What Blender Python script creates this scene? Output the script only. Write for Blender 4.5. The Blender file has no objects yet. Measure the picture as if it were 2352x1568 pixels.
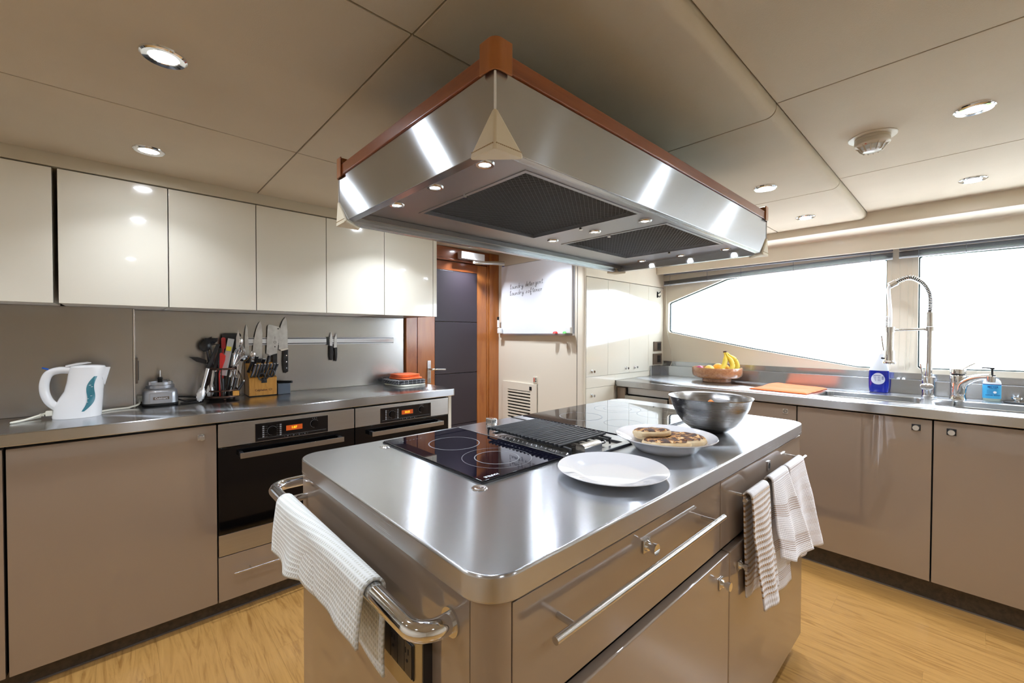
import bpy, bmesh, math, random
from mathutils import Vector, Matrix, noise
random.seed(7)
PI = math.pi
scn = bpy.context.scene
COL = scn.collection

# ------------------------------------------------------------------ camera
cam = bpy.data.cameras.new('camera')
cam.sensor_width = 36.0
cam.lens = 14.895
cam.clip_start = 0.02
cam_o = bpy.data.objects.new('camera', cam)
COL.objects.link(cam_o)
right = Vector((0.73394153, -0.67920697, 0.00277812))
up = Vector((0.00872365, 0.01351636, 0.99987059))
fwd = Vector((0.67915663, 0.73382232, -0.01584539))
m = Matrix((right, up, -fwd)).transposed().to_4x4()
m.translation = Vector((0, 0, 1.235))
cam_o.matrix_world = m
scn.camera = cam_o

# ------------------------------------------------------------------ world, exposure, daylight
scn.view_settings.view_transform = 'Standard'
scn.view_settings.look = 'None'
scn.view_settings.exposure = 0.0
scn.view_settings.gamma = 1.0
scn.view_settings.use_curve_mapping = False
w = bpy.data.worlds.new('overcast_sky')
scn.world = w
w.use_nodes = True
bg = w.node_tree.nodes['Background']
bg.inputs['Color'].default_value = (0.82, 0.91, 1.0, 1)
SKY = 12.0
bg.inputs['Strength'].default_value = SKY
LAMP = 3.6          # watts of one ceiling downlight
HOODLAMP = 0.8
for (y, z, sy, sz) in ((1.05, 1.36, 1.45, .72), (-0.5, 1.36, 1.5, .72)):
    L = bpy.data.lights.new('window_portal', 'AREA')
    L.shape = 'RECTANGLE'; L.size = sz; L.size_y = sy
    L.cycles.is_portal = True
    o = bpy.data.objects.new('window_portal', L); COL.objects.link(o)
    o.location = (3.47, y, z); o.rotation_euler = (0, PI / 2, 0)

# ------------------------------------------------------------------ materials
MATS = {}
def nodes_mat(name):
    mt = bpy.data.materials.new(name); mt.use_nodes = True
    nt = mt.node_tree
    return mt, nt, nt.nodes['Principled BSDF']
def mat(name, col, rough=.5, metal=0., coat=0., bump=0., bscale=200., mottle=0., mscale=6., trans=0., ior=1.5, sheen=0., mcol=None, spec=.5):
    mt, nt, b = nodes_mat(name)
    b.inputs['Base Color'].default_value = (*col, 1)
    b.inputs['Roughness'].default_value = rough
    b.inputs['Metallic'].default_value = metal
    b.inputs['Coat Weight'].default_value = coat
    b.inputs['Coat Roughness'].default_value = .04
    b.inputs['Transmission Weight'].default_value = trans
    b.inputs['IOR'].default_value = ior
    b.inputs['Sheen Weight'].default_value = sheen
    b.inputs['Specular IOR Level'].default_value = spec
    tc = nt.nodes.new('ShaderNodeTexCoord')
    if bump:
        n = nt.nodes.new('ShaderNodeTexNoise'); n.inputs['Scale'].default_value = bscale; n.inputs['Detail'].default_value = 4
        bp = nt.nodes.new('ShaderNodeBump'); bp.inputs['Strength'].default_value = bump; bp.inputs['Distance'].default_value = .002
        nt.links.new(tc.outputs['Object'], n.inputs['Vector']); nt.links.new(n.outputs['Fac'], bp.inputs['Height'])
        nt.links.new(bp.outputs['Normal'], b.inputs['Normal'])
    if mottle:
        n = nt.nodes.new('ShaderNodeTexNoise'); n.inputs['Scale'].default_value = mscale; n.inputs['Detail'].default_value = 5
        mx = nt.nodes.new('ShaderNodeMix'); mx.data_type = 'RGBA'
        c2 = mcol or tuple(c * (1 - mottle) for c in col)
        mx.inputs['A'].default_value = (*col, 1); mx.inputs['B'].default_value = (*c2, 1)
        mr = nt.nodes.new('ShaderNodeMapRange'); mr.inputs['From Min'].default_value = .35; mr.inputs['From Max'].default_value = .65
        nt.links.new(tc.outputs['Object'], n.inputs['Vector']); nt.links.new(n.outputs['Fac'], mr.inputs['Value'])
        nt.links.new(mr.outputs['Result'], mx.inputs['Factor']); nt.links.new(mx.outputs['Result'], b.inputs['Base Color'])
    MATS[name] = mt
    return mt
def steel(name, tangent, stretch, col=(.60, .605, .615), rough=.27, aniso=.75, dark=.12, bump=0.):
    """brushed stainless steel; stretch = noise scale along x, y, z (small along the brushing)"""
    mt, nt, b = nodes_mat(name)
    b.inputs['Metallic'].default_value = 1
    b.inputs['Anisotropic'].default_value = aniso
    tv = nt.nodes.new('ShaderNodeCombineXYZ')
    for i in range(3): tv.inputs[i].default_value = tangent[i]
    nt.links.new(tv.outputs[0], b.inputs['Tangent'])
    tc = nt.nodes.new('ShaderNodeTexCoord')
    mp = nt.nodes.new('ShaderNodeMapping'); mp.inputs['Scale'].default_value = stretch
    n = nt.nodes.new('ShaderNodeTexNoise'); n.inputs['Scale'].default_value = 1; n.inputs['Detail'].default_value = 6
    n2 = nt.nodes.new('ShaderNodeTexNoise'); n2.inputs['Scale'].default_value = 3.5; n2.inputs['Detail'].default_value = 3
    nt.links.new(tc.outputs['Object'], mp.inputs['Vector']); nt.links.new(mp.outputs['Vector'], n.inputs['Vector'])
    nt.links.new(tc.outputs['Object'], n2.inputs['Vector'])
    ad = nt.nodes.new('ShaderNodeMath'); ad.operation = 'ADD'
    nt.links.new(n.outputs['Fac'], ad.inputs[0]); nt.links.new(n2.outputs['Fac'], ad.inputs[1])
    mr = nt.nodes.new('ShaderNodeMapRange'); mr.inputs['From Min'].default_value = .6; mr.inputs['From Max'].default_value = 1.4
    mr.inputs['To Min'].default_value = rough * .94; mr.inputs['To Max'].default_value = rough * 1.08
    nt.links.new(ad.outputs[0], mr.inputs['Value']); nt.links.new(mr.outputs['Result'], b.inputs['Roughness'])
    mx = nt.nodes.new('ShaderNodeMix'); mx.data_type = 'RGBA'
    mx.inputs['A'].default_value = (*col, 1); mx.inputs['B'].default_value = (*[c * (1 - dark) for c in col], 1)
    mr2 = nt.nodes.new('ShaderNodeMapRange'); mr2.inputs['From Min'].default_value = .7; mr2.inputs['From Max'].default_value = 1.3
    nt.links.new(ad.outputs[0], mr2.inputs['Value']); nt.links.new(mr2.outputs['Result'], mx.inputs['Factor'])
    nt.links.new(mx.outputs['Result'], b.inputs['Base Color'])
    bp = nt.nodes.new('ShaderNodeBump'); bp.inputs['Strength'].default_value = bump; bp.inputs['Distance'].default_value = .001
    nt.links.new(n.outputs['Fac'], bp.inputs['Height']); nt.links.new(bp.outputs['Normal'], b.inputs['Normal'])
    MATS[name] = mt
    return mt
def wood(name, c1, c2, scale=(6, 60, 60), rough=.35, coat=.3, dist=3.):
    mt, nt, b = nodes_mat(name)
    tc = nt.nodes.new('ShaderNodeTexCoord')
    oi = nt.nodes.new('ShaderNodeObjectInfo')
    ad = nt.nodes.new('ShaderNodeVectorMath'); ad.operation = 'MULTIPLY_ADD'
    ad.inputs[1].default_value = (7, 7, 7)
    nt.links.new(oi.outputs['Random'], ad.inputs[0]); nt.links.new(tc.outputs['Object'], ad.inputs[2])
    mp = nt.nodes.new('ShaderNodeMapping'); mp.inputs['Scale'].default_value = scale
    n = nt.nodes.new('ShaderNodeTexNoise'); n.inputs['Scale'].default_value = 1; n.inputs['Detail'].default_value = 8
    n.inputs['Distortion'].default_value = dist; n.inputs['Roughness'].default_value = .65
    nt.links.new(ad.outputs[0], mp.inputs['Vector']); nt.links.new(mp.outputs['Vector'], n.inputs['Vector'])
    r = nt.nodes.new('ShaderNodeValToRGB')
    r.color_ramp.elements[0].position = .33; r.color_ramp.elements[1].position = .68
    r.color_ramp.elements[0].color = (*c2, 1); r.color_ramp.elements[1].color = (*c1, 1)
    e = r.color_ramp.elements.new(.5); e.color = (*[(a * .7 + d * .3) for a, d in zip(c1, c2)], 1)
    nt.links.new(n.outputs['Fac'], r.inputs['Fac']); nt.links.new(r.outputs['Color'], b.inputs['Base Color'])
    b.inputs['Roughness'].default_value = rough; b.inputs['Coat Weight'].default_value = coat; b.inputs['Coat Roughness'].default_value = .12
    bp = nt.nodes.new('ShaderNodeBump'); bp.inputs['Strength'].default_value = .08; bp.inputs['Distance'].default_value = .001
    nt.links.new(n.outputs['Fac'], bp.inputs['Height']); nt.links.new(bp.outputs['Normal'], b.inputs['Normal'])
    MATS[name] = mt
    return mt
def emit(name, col, s):
    mt, nt, b = nodes_mat(name)
    b.inputs['Base Color'].default_value = (*col, 1)
    b.inputs['Emission Color'].default_value = (*col, 1); b.inputs['Emission Strength'].default_value = s
    MATS[name] = mt
    return mt
def cloth_mat(name, base, kind, c2=(.35, .22, .12)):
    """woven towel; pattern in UV metres"""
    mt, nt, b = nodes_mat(name)
    b.inputs['Roughness'].default_value = .95; b.inputs['Sheen Weight'].default_value = .3
    uv = nt.nodes.new('ShaderNodeUVMap')
    sp = nt.nodes.new('ShaderNodeSeparateXYZ'); nt.links.new(uv.outputs[0], sp.inputs[0])
    def M(op, a, c=None, clamp=False):
        x = nt.nodes.new('ShaderNodeMath'); x.operation = op; x.use_clamp = clamp
        for i, v in enumerate((a, c)):
            if v is None: continue
            if isinstance(v, (int, float)): x.inputs[i].default_value = v
            else: nt.links.new(v, x.inputs[i])
        return x.outputs[0]
    def per(src, p, duty):        # 1 where the periodic coordinate is inside the duty
        return M('LESS_THAN', M('FRACT', M('MULTIPLY', src, 1 / p)), duty)
    U, V = sp.outputs[0], sp.outputs[1]
    def sn(src, p): return M('SINE', M('MULTIPLY', src, 2 * PI / p))
    if kind == 'waffle':
        h = M('MAXIMUM', sn(U, .0085), sn(V, .010)); f = None
        f = M('MULTIPLY', M('LESS_THAN', h, -.25), .55)
    elif kind == 'dash':
        f = M('MULTIPLY', per(V, .0165, .42), per(U, .0085, .72)); h = M('ADD', sn(V, .0165), M('MULTIPLY', sn(U, .0085), .4))
        f = M('MULTIPLY', f, M('GREATER_THAN', V, .035))
    elif kind == 'bands':
        f = M('MULTIPLY', M('MULTIPLY', per(V, .0068, .45), per(U, .004, .75)), per(M('ADD', V, -.025), .115, .38))
        f = M('MULTIPLY', f, M('GREATER_THAN', V, .03)); h = M('ADD', sn(V, .006), sn(U, .007))
    elif kind == 'soft':
        f = M('MULTIPLY', per(V, .05, .4), .22); h = M('ADD', sn(V, .006), sn(U, .006))
    elif kind == 'check':
        f = M('MAXIMUM', per(V, .03, .06), per(U, .03, .06)); h = M('ADD', sn(V, .004), sn(U, .004))
    else:
        f = None; h = M('ADD', sn(V, .0035), sn(U, .0035))
    if f is not None:
        mx = nt.nodes.new('ShaderNodeMix'); mx.data_type = 'RGBA'
        mx.inputs['A'].default_value = (*base, 1); mx.inputs['B'].default_value = (*c2, 1)
        nt.links.new(f, mx.inputs['Factor']); nt.links.new(mx.outputs['Result'], b.inputs['Base Color'])
    else: b.inputs['Base Color'].default_value = (*base, 1)
    bp = nt.nodes.new('ShaderNodeBump'); bp.inputs['Strength'].default_value = .6; bp.inputs['Distance'].default_value = .0012 if kind in ('waffle', 'dash') else .0004
    nt.links.new(h, bp.inputs['Height']); nt.links.new(bp.outputs['Normal'], b.inputs['Normal'])
    MATS[name] = mt
    return mt

mat('ceiling', (.58, .50, .375), .75, bump=.25, bscale=420, mottle=.10, mscale=2.2)
mat('ceiling_edge', (.60, .54, .42), .6)
mat('gap', (.02, .018, .015), .9)
mat('cream_gloss', (.80, .765, .66), .12, coat=1.)
mat('cream_wall', (.78, .71, .59), .42, coat=.08)
mat('cream_satin', (.72, .67, .57), .45)
mat('taupe_gloss', (.265, .198, .146), .42, coat=1., spec=.25)
MATS['taupe_gloss'].node_tree.nodes['Principled BSDF'].inputs['Coat Roughness'].default_value = .015
MATS['taupe_gloss'].node_tree.nodes['Principled BSDF'].inputs['Coat IOR'].default_value = 2.15
mat('toe', (.09, .065, .04), .55, mottle=.4, mscale=60)
mat('toe_trim', (.25, .25, .27), .35, metal=.8)
wood('oak', (.48, .265, .080), (.28, .135, .034), (26, 1.9, 30), .28, .35, 2.8)
wood('cherry', (.44, .155, .035), (.27, .075, .015), (12, 12, 1.6), .3, .6, 1.)
wood('cherry_x', (.31, .085, .022), (.18, .042, .011), (2, 30, 30), .3, .6, 1.)
wood('cherry_y', (.31, .085, .022), (.18, .042, .011), (30, 2, 30), .3, .6, 1.)
wood('block_wood', (.62, .30, .045), (.46, .19, .02), (60, 60, 6), .35, .4, 1.)
wood('acacia', (.44, .20, .085), (.26, .10, .04), (9, 30, 30), .25, .8, 3.)
steel('steel_top', (1, 1, 0), (9, 2, 9), col=(.63, .655, .69), rough=.215, aniso=.88, dark=.03, bump=.0)
steel('steel_edge', (0, 0, 1), (3, 3, 1000), col=(.60, .61, .63), rough=.26, aniso=.9, dark=.04)
steel('steel_face', (0, 0, 1), (3, 3, 1000), col=(.575, .60, .635), rough=.20, aniso=1.0, dark=.04)
steel('steel_splash', (0, 0, 1), (5, 5, 1100), col=(.45, .44, .43), rough=.25, aniso=.6, dark=.02)
steel('steel_oven', (0, 0, 1), (2, 2, 500), col=(.60, .59, .57), rough=.3, aniso=.7)
steel('steel_bowl', (0, 0, 1), (4, 4, 200), col=(.46, .45, .44), rough=.27, aniso=.3, dark=.4)
steel('steel_sink', (1, 0, 0), (20, 20, 20), col=(.52, .50, .47), rough=.3, aniso=.2, dark=.2)
mat('hood_under', (.44, .44, .46), .40, metal=1.)
mat('filter_wire', (.20, .20, .20), .4, metal=.8)
mat('tong_steel', (.78, .79, .80), .32, metal=.85)
mat('hood_rim', (.30, .29, .28), .22, metal=1.)
mat('chrome', (.80, .82, .85), .06, metal=1.)
mat('chrome_soft', (.70, .70, .70), .2, metal=1.)
mat('brushed_bar', (.66, .65, .63), .24, metal=1.)
mat('blade', (.66, .66, .65), .34, metal=1., mottle=.2, mscale=30)
mat('leather', (.74, .66, .49), .42, bump=.1, bscale=900)
mat('stitch', (.42, .30, .16), .8)
mat('black_glass', (.006, .006, .008), .03, coat=.6)
mat('oven_glass', (.0025, .0025, .003), .05, coat=.2)
mat('hob_glass', (.004, .004, .010), .02, coat=0., spec=.55)
mat('grey_print', (.27, .285, .30), .5)
mat('white_print', (.80, .82, .84), .5)
mat('black_metal', (.012, .014, .018), .33)
mat('black_plastic', (.014, .014, .016), .32)
mat('dark_rubber', (.01, .01, .01), .7)
mat('burnished', (.10, .055, .04), .25, metal=.7)
mat('white_plastic', (.82, .82, .82), .22, coat=.4)
mat('white_china', (.80, .80, .83), .07, coat=.8)
mat('whiteboard', (.80, .82, .88), .16, coat=.3)
mat('aluminium', (.64, .65, .68), .35, metal=.9)
mat('grey_box', (.10, .125, .16), .5)
mat('door_leather', (.032, .024, .032), .42, bump=.15, bscale=500)
mat('silver_paint', (.50, .52, .56), .28, metal=.6, coat=.3)
mat('teal_window', (.045, .20, .25), .1, coat=.5)
mat('red_plastic', (.65, .02, .015), .4)
mat('rose_plastic', (.60, .05, .05), .4)
mat('yellow_print', (.85, .70, .03), .5)
mat('pink_card', (.62, .45, .43), .4)
mat('clear_plastic', (.55, .56, .55), .15)
mat('green_plastic', (.10, .55, .08), .5)
mat('blue_print', (.01, .03, .22), .5)
mat('blue_corner', (.01, .10, .50), .4)
mat('blind', (.24, .26, .31), .4)
mat('blind_light', (.50, .54, .60), .4)
mat('frame_dark', (.015, .05, .06), .3)
mat('socket_brown', (.18, .135, .10), .35, metal=.4)
mat('socket_floor_reflection', (.30, .20, .08), .16, coat=.8)  # chromed outlet frame, the floor's reflection painted in as brown
mat('socket_black', (.012, .012, .014), .4)
mat('detector', (.66, .61, .51), .35)
mat('detector_lens', (.75, .80, .82), .15)
mat('red_tag', (.60, .10, .06), .5)
mat('tortilla', (.80, .66, .43), .65, mottle=.2, mscale=30, mcol=(.70, .50, .27))
mat('orange_towel_flat', (.85, .20, .05), .9)
mat('banana_tip', (.10, .06, .04), .8)
mat('banana', (.83, .62, .06), .5, mottle=.15, mscale=12, mcol=(.72, .60, .10))
mat('banana_spot', (.12, .05, .02), .8)
mat('orange_fruit', (.88, .42, .02), .45, bump=.3, bscale=500)
mat('lemon_fruit', (.88, .60, .12), .45, bump=.3, bscale=500)
mat('plum', (.42, .02, .12), .3, mottle=.5, mscale=25)
mat('carrot', (.80, .25, .03), .5)
mat('blue_liquid', (.001, .012, .30), .12, coat=.5)
mat('frosted', (.74, .80, .86), .25, coat=.3)
mat('label_white', (.62, .66, .78), .5)
mat('soap_label', (.06, .42, .74), .4)
mat('soap_liquid', (.42, .52, .46), .2, coat=.6)
mat('cord_white', (.74, .71, .60), .5)
emit('lamp_lens', (.84, .91, 1.), 150)
emit('hood_lamp_lens', (.95, .97, 1.), 40)
emit('display_orange', (.55, .085, .004), .28)
emit('display_yellow', (1., .62, .02), 1.1)
mat('leaf_green', (.30, .42, .16), .8, mottle=.4, mscale=3)
mat('bank', (.33, .37, .29), .9)
cloth_mat('waffle_cloth', (.80, .82, .80), 'waffle', (.50, .50, .40))
cloth_mat('dash_cloth', (.84, .82, .84), 'dash', (.46, .28, .13))
cloth_mat('band_cloth', (.84, .83, .86), 'bands', (.36, .22, .15))
cloth_mat('soft_cloth', (.84, .83, .87), 'soft', (.66, .56, .50))
cloth_mat('orange_cloth', (.95, .145, .014), 'plain')
cloth_mat('black_cloth', (.012, .012, .016), 'check', (.6, .6, .6))
cloth_mat('pale_cloth', (.70, .68, .58), 'plain')
mg, ng, bgx = nodes_mat('window_glass')
bgx.inputs['Transmission Weight'].default_value = 1; bgx.inputs['Roughness'].default_value = 0; bgx.inputs['IOR'].default_value = 1.02
MATS['window_glass'] = mg
# char-marked tortilla: the scorch is a stain on the upper side of each wrap (object z)
def charred():
    mt, nt, b = nodes_mat('charred_tortilla')
    tc = nt.nodes.new('ShaderNodeTexCoord')
    n = nt.nodes.new('ShaderNodeTexNoise'); n.inputs['Scale'].default_value = 52; n.inputs['Detail'].default_value = 7; n.inputs['Distortion'].default_value = .8
    nt.links.new(tc.outputs['Object'], n.inputs['Vector'])
    r = nt.nodes.new('ShaderNodeValToRGB'); cr = r.color_ramp
    cr.elements[0].position = .44; cr.elements[0].color = (.045, .014, .006, 1)
    cr.elements[1].position = .66; cr.elements[1].color = (.76, .58, .33, 1)
    e = cr.elements.new(.51); e.color = (.16, .05, .012, 1)
    e = cr.elements.new(.58); e.color = (.62, .30, .07, 1)
    nt.links.new(n.outputs['Fac'], r.inputs['Fac'])
    nt.links.new(r.outputs['Color'], b.inputs['Base Color'])
    b.inputs['Roughness'].default_value = .6
    MATS['charred_tortilla'] = mt
charred()

# ------------------------------------------------------------------ mesh helpers
class MB:
    def __init__(s): s.bm = bmesh.new()
    def box(s, x0, x1, y0, y1, z0, z1, r=0., seg=2):
        t = bmesh.new()
        bmesh.ops.create_cube(t, size=1)
        for v in t.verts:
            v.co = Vector(((x0 + x1) / 2 + v.co.x * (x1 - x0), (y0 + y1) / 2 + v.co.y * (y1 - y0), (z0 + z1) / 2 + v.co.z * (z1 - z0)))
        if r: bmesh.ops.bevel(t, geom=list(t.edges), offset=r, segments=seg, affect='EDGES', profile=.5)
        s.add(t); return s
    def add(s, t, M=None):
        if M is not None: bmesh.ops.transform(t, matrix=M, verts=t.verts)
        me = bpy.data.meshes.new('t'); t.to_mesh(me); t.free()
        s.bm.from_mesh(me); bpy.data.meshes.remove(me)
    def cyl(s, p0, p1, r0, r1=None, seg=20, cap=True):
        p0, p1 = Vector(p0), Vector(p1); d = p1 - p0
        t = bmesh.new()
        bmesh.ops.create_cone(t, cap_ends=cap, segments=seg, radius1=r0, radius2=r0 if r1 is None else r1, depth=d.length)
        M = Matrix.Translation((p0 + p1) / 2) @ d.to_track_quat('Z', 'Y').to_matrix().to_4x4()
        s.add(t, M); return s
    def ball(s, c, r, sx=1, sy=1, sz=1, seg=20):
        t = bmesh.new(); bmesh.ops.create_uvsphere(t, u_segments=seg, v_segments=max(8, seg // 2), radius=r)
        s.add(t, Matrix.Translation(c) @ Matrix.Diagonal((sx, sy, sz, 1))); return s
    def tube(s, pts, r, seg=12, cap=True, closed=False, flat=None):
        pts = [Vector(p) for p in pts]; n = len(pts)
        rings = []; nrm = None
        for i, p in enumerate(pts):
            a = pts[(i - 1) % n] if (i > 0 or closed) else p
            b = pts[(i + 1) % n] if (i < n - 1 or closed) else p
            d = (b - a).normalized()
            if nrm is None:
                nrm = d.orthogonal().normalized() if flat is None else (Vector(flat) - d * Vector(flat).dot(d)).normalized()
            nrm = (nrm - d * nrm.dot(d)).normalized()
            bn = d.cross(nrm)
            rr = r[i] if isinstance(r, (list, tuple)) else r
            ra, rb = rr if isinstance(rr, (list, tuple)) else (rr, rr)
            rings.append([s.bm.verts.new(p + nrm * math.cos(2 * PI * k / seg) * ra + bn * math.sin(2 * PI * k / seg) * rb) for k in range(seg)])
        m_ = n if closed else n - 1
        for i in range(m_):
            A, B = rings[i], rings[(i + 1) % n]
            for k in range(seg):
                s.bm.faces.new((A[k], A[(k + 1) % seg], B[(k + 1) % seg], B[k]))
        if cap and not closed:
            s.bm.faces.new(list(reversed(rings[0]))); s.bm.faces.new(rings[-1])
        return s
    def lathe(s, prof, c=(0, 0, 0), seg=40, sx=1, sy=1):
        c = Vector(c); rings = []
        for (r, z) in prof:
            if r < 1e-6: rings.append([s.bm.verts.new(c + Vector((0, 0, z)))])
            else: rings.append([s.bm.verts.new(c + Vector((r * sx * math.cos(2 * PI * k / seg), r * sy * math.sin(2 * PI * k / seg), z))) for k in range(seg)])
        for A, B in zip(rings, rings[1:]):
            for k in range(seg):
                k2 = (k + 1) % seg
                if len(A) == 1 and len(B) == 1: continue
                if len(A) == 1: s.bm.faces.new((A[0], B[k2], B[k]))
                elif len(B) == 1: s.bm.faces.new((A[k], A[k2], B[0]))
                else: s.bm.faces.new((A[k], A[k2], B[k2], B[k]))
        return s
    def prism(s, poly, axis, a, b):
        """poly of 2D points extruded along axis ('x','y','z') from a to b"""
        def P(u, v, t): return {'x': (t, u, v), 'y': (u, t, v), 'z': (u, v, t)}[axis]
        A = [s.bm.verts.new(P(u, v, a)) for u, v in poly]; B = [s.bm.verts.new(P(u, v, b)) for u, v in poly]
        n = len(poly)
        for i in range(n): s.bm.faces.new((A[i], A[(i + 1) % n], B[(i + 1) % n], B[i]))
        s.bm.faces.new(list(reversed(A))); s.bm.faces.new(B)
        return s
    def build(s, name, mt, parent=None, smooth=True, local=False, kind=None, label=None, angle=35, bevel=0., tri=False):
        bmesh.ops.recalc_face_normals(s.bm, faces=s.bm.faces)
        me = bpy.data.meshes.new(name)
        if parent is not None and not local:
            root = parent
            inv = world_of(root).inverted()
            bmesh.ops.transform(s.bm, matrix=inv, verts=s.bm.verts)
        s.bm.to_mesh(me); s.bm.free()
        return link(name, me, mt, parent, smooth, kind, label, angle, bevel)
def world_of(o):
    M = o.matrix_basis.copy()
    while o.parent: o = o.parent; M = o.matrix_basis @ M
    return M
def link(name, me, mt, parent=None, smooth=True, kind=None, label=None, angle=35, bevel=0.):
    me.materials.append(MATS[mt])
    o = bpy.data.objects.new(name, me); COL.objects.link(o)
    if smooth:
        me.polygons.foreach_set('use_smooth', [True] * len(me.polygons))
        try: me.set_sharp_from_angle(angle=math.radians(angle))
        except Exception: pass
    if parent: o.parent = parent
    if kind: o['kind'] = kind
    if label: o['label'] = label
    if bevel:
        b = o.modifiers.new('bevel', 'BEVEL'); b.width = bevel; b.segments = 2; b.limit_method = 'ANGLE'; b.angle_limit = math.radians(40)
    if smooth and len(me.polygons) < 700:
        wn = o.modifiers.new('flat_faces', 'WEIGHTED_NORMAL'); wn.keep_sharp = True; wn.weight = 100
    return o
def tag(o, label, cat, group=None):
    o['label'] = label; o['category'] = cat
    if group: o['group'] = group
    return o
def thing(name, label, cat, loc=(0, 0, 0), rz=0., group=None):
    o = bpy.data.objects.new(name, None); COL.objects.link(o); o.empty_display_size = .02
    o.location = loc; o.rotation_euler = (0, 0, rz)
    o.matrix_basis = Matrix.Translation(loc) @ Matrix.Rotation(rz, 4, 'Z')
    return tag(o, label, cat, group)
def struct_root(name, loc=(0, 0, 0)):
    o = bpy.data.objects.new(name, None); COL.objects.link(o); o.empty_display_size = .02
    o.location = loc; o['kind'] = 'structure'
    return o
def rrect(x0, x1, y0, y1, r, n=6):
    """rounded rectangle outline, counter-clockwise; r may be a list of 4 radii: x0y0, x1y0, x1y1, x0y1"""
    R = r if isinstance(r, (list, tuple)) else [r] * 4
    out = []
    for (cx, cy, a0, rr) in ((x0 + R[0], y0 + R[0], PI, R[0]), (x1 - R[1], y0 + R[1], 1.5 * PI, R[1]), (x1 - R[2], y1 - R[2], 0, R[2]), (x0 + R[3], y1 - R[3], .5 * PI, R[3])):
        if rr < 1e-5: out.append((cx, cy)); continue
        for k in range(n + 1):
            a = a0 + .5 * PI * k / n
            out.append((cx + rr * math.cos(a), cy + rr * math.sin(a)))
    return out
def plate(name, outer, holes, a, b, axis, mt, parent=None, bevel=0., kind=None, label=None):
    """flat plate with holes: outline in two axes, thickness a..b along axis"""
    cu = bpy.data.curves.new('p', 'CURVE'); cu.dimensions = '2D'; cu.fill_mode = 'BOTH'
    cu.extrude = abs(b - a) / 2 - bevel; cu.bevel_depth = bevel; cu.bevel_resolution = 2
    cu.offset = -bevel
    for poly in [outer] + list(holes):
        sp = cu.splines.new('POLY'); sp.points.add(len(poly) - 1); sp.use_cyclic_u = True
        for p, (u, v) in zip(sp.points, poly): p.co = (u, v, 0, 1)
    o = bpy.data.objects.new('p', cu); COL.objects.link(o)
    dg = bpy.context.evaluated_depsgraph_get()
    me = bpy.data.meshes.new_from_object(o.evaluated_get(dg))
    bpy.data.objects.remove(o); bpy.data.curves.remove(cu)
    mid = (a + b) / 2
    bm = bmesh.new(); bm.from_mesh(me); bpy.data.meshes.remove(me)
    bmesh.ops.remove_doubles(bm, verts=bm.verts, dist=1e-6)
    for v in bm.verts:
        u, w_, t = v.co
        v.co = {'x': (mid + t, u, w_), 'y': (u, mid + t, w_), 'z': (u, w_, mid + t)}[axis]
    q = MB(); q.bm.free(); q.bm = bm
    return q.build(name, mt, parent, kind=kind, label=label)
def text(s, name, size, mt, parent, O, X, Y, label=None, depth=.0004, align='CENTER', bold=0., spacing=1.):
    """lettering lying at O with baseline direction X and up direction Y (world)"""
    cu = bpy.data.curves.new('t', 'FONT'); cu.body = s; cu.size = size; cu.align_x = align; cu.align_y = 'CENTER'
    cu.extrude = depth; cu.offset = bold; cu.space_character = spacing; cu.resolution_u = 3
    o = bpy.data.objects.new('t', cu); COL.objects.link(o)
    dg = bpy.context.evaluated_depsgraph_get()
    me = bpy.data.meshes.new_from_object(o.evaluated_get(dg))
    bpy.data.objects.remove(o); bpy.data.curves.remove(cu)
    me.materials.clear()
    X = Vector(X).normalized(); Y = Vector(Y).normalized(); Z = X.cross(Y)
    M = Matrix((X, Y, Z)).transposed().to_4x4(); M.translation = Vector(O)
    if parent: M = world_of(parent).inverted() @ M
    me.transform(M)
    return link(name, me, mt, parent, smooth=False, label=label)
def sheet(name, mt, parent, f, nu, nv, su, sv, thick=.003, label=None, v0=0., flip=False):
    """cloth: f(u, v) -> world point, u, v in 0..1; su, sv metres for the weave"""
    me = bpy.data.meshes.new(name)
    vs = [f(i / nu, j / nv) for j in range(nv + 1) for i in range(nu + 1)]
    if parent:
        inv = world_of(parent).inverted(); vs = [inv @ Vector(v) for v in vs]
    fs = [(j * (nu + 1) + i, j * (nu + 1) + i + 1, (j + 1) * (nu + 1) + i + 1, (j + 1) * (nu + 1) + i) for j in range(nv) for i in range(nu)]
    me.from_pydata([tuple(v) for v in vs], [], fs)
    uvl = me.uv_layers.new(name='UVMap')
    k = 0
    for j in range(nv):
        for i in range(nu):
            for (a, b) in ((i, j), (i + 1, j), (i + 1, j + 1), (i, j + 1)):
                uvl.data[k].uv = (a / nu * su, v0 + ((1 - b / nv) if flip else b / nv) * sv); k += 1
    o = link(name, me, mt, parent, label=label, angle=80)
    sd = o.modifiers.new('thickness', 'SOLIDIFY'); sd.thickness = thick; sd.offset = 0
    return o
def lerp(a, b, t): return a + (b - a) * t
def V(*a): return Vector(a)
def cr(pts, n=8, closed=False):
    """Catmull-Rom through points"""
    P = [Vector(p) for p in pts]; out = []; N = len(P)
    for i in range(N if closed else N - 1):
        p1, p2 = P[i], P[(i + 1) % N]
        p0 = P[i - 1] if (i > 0 or closed) else p1 * 2 - p2
        p3 = P[(i + 2) % N] if (i < N - 2 or closed) else p2 * 2 - p1
        for k in range(n):
            t = k / n
            out.append(.5 * ((2 * p1) + (p2 - p0) * t + (2 * p0 - 5 * p1 + 4 * p2 - p3) * t * t + (3 * p1 - p0 - 3 * p2 + p3) * t ** 3))
    if not closed: out.append(P[-1])
    return out

# ================================================================== THE SETTING
ZL, ZR = 1.90, 1.935
XL, YR = -1.45, -1.75          # walls behind the camera
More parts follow.
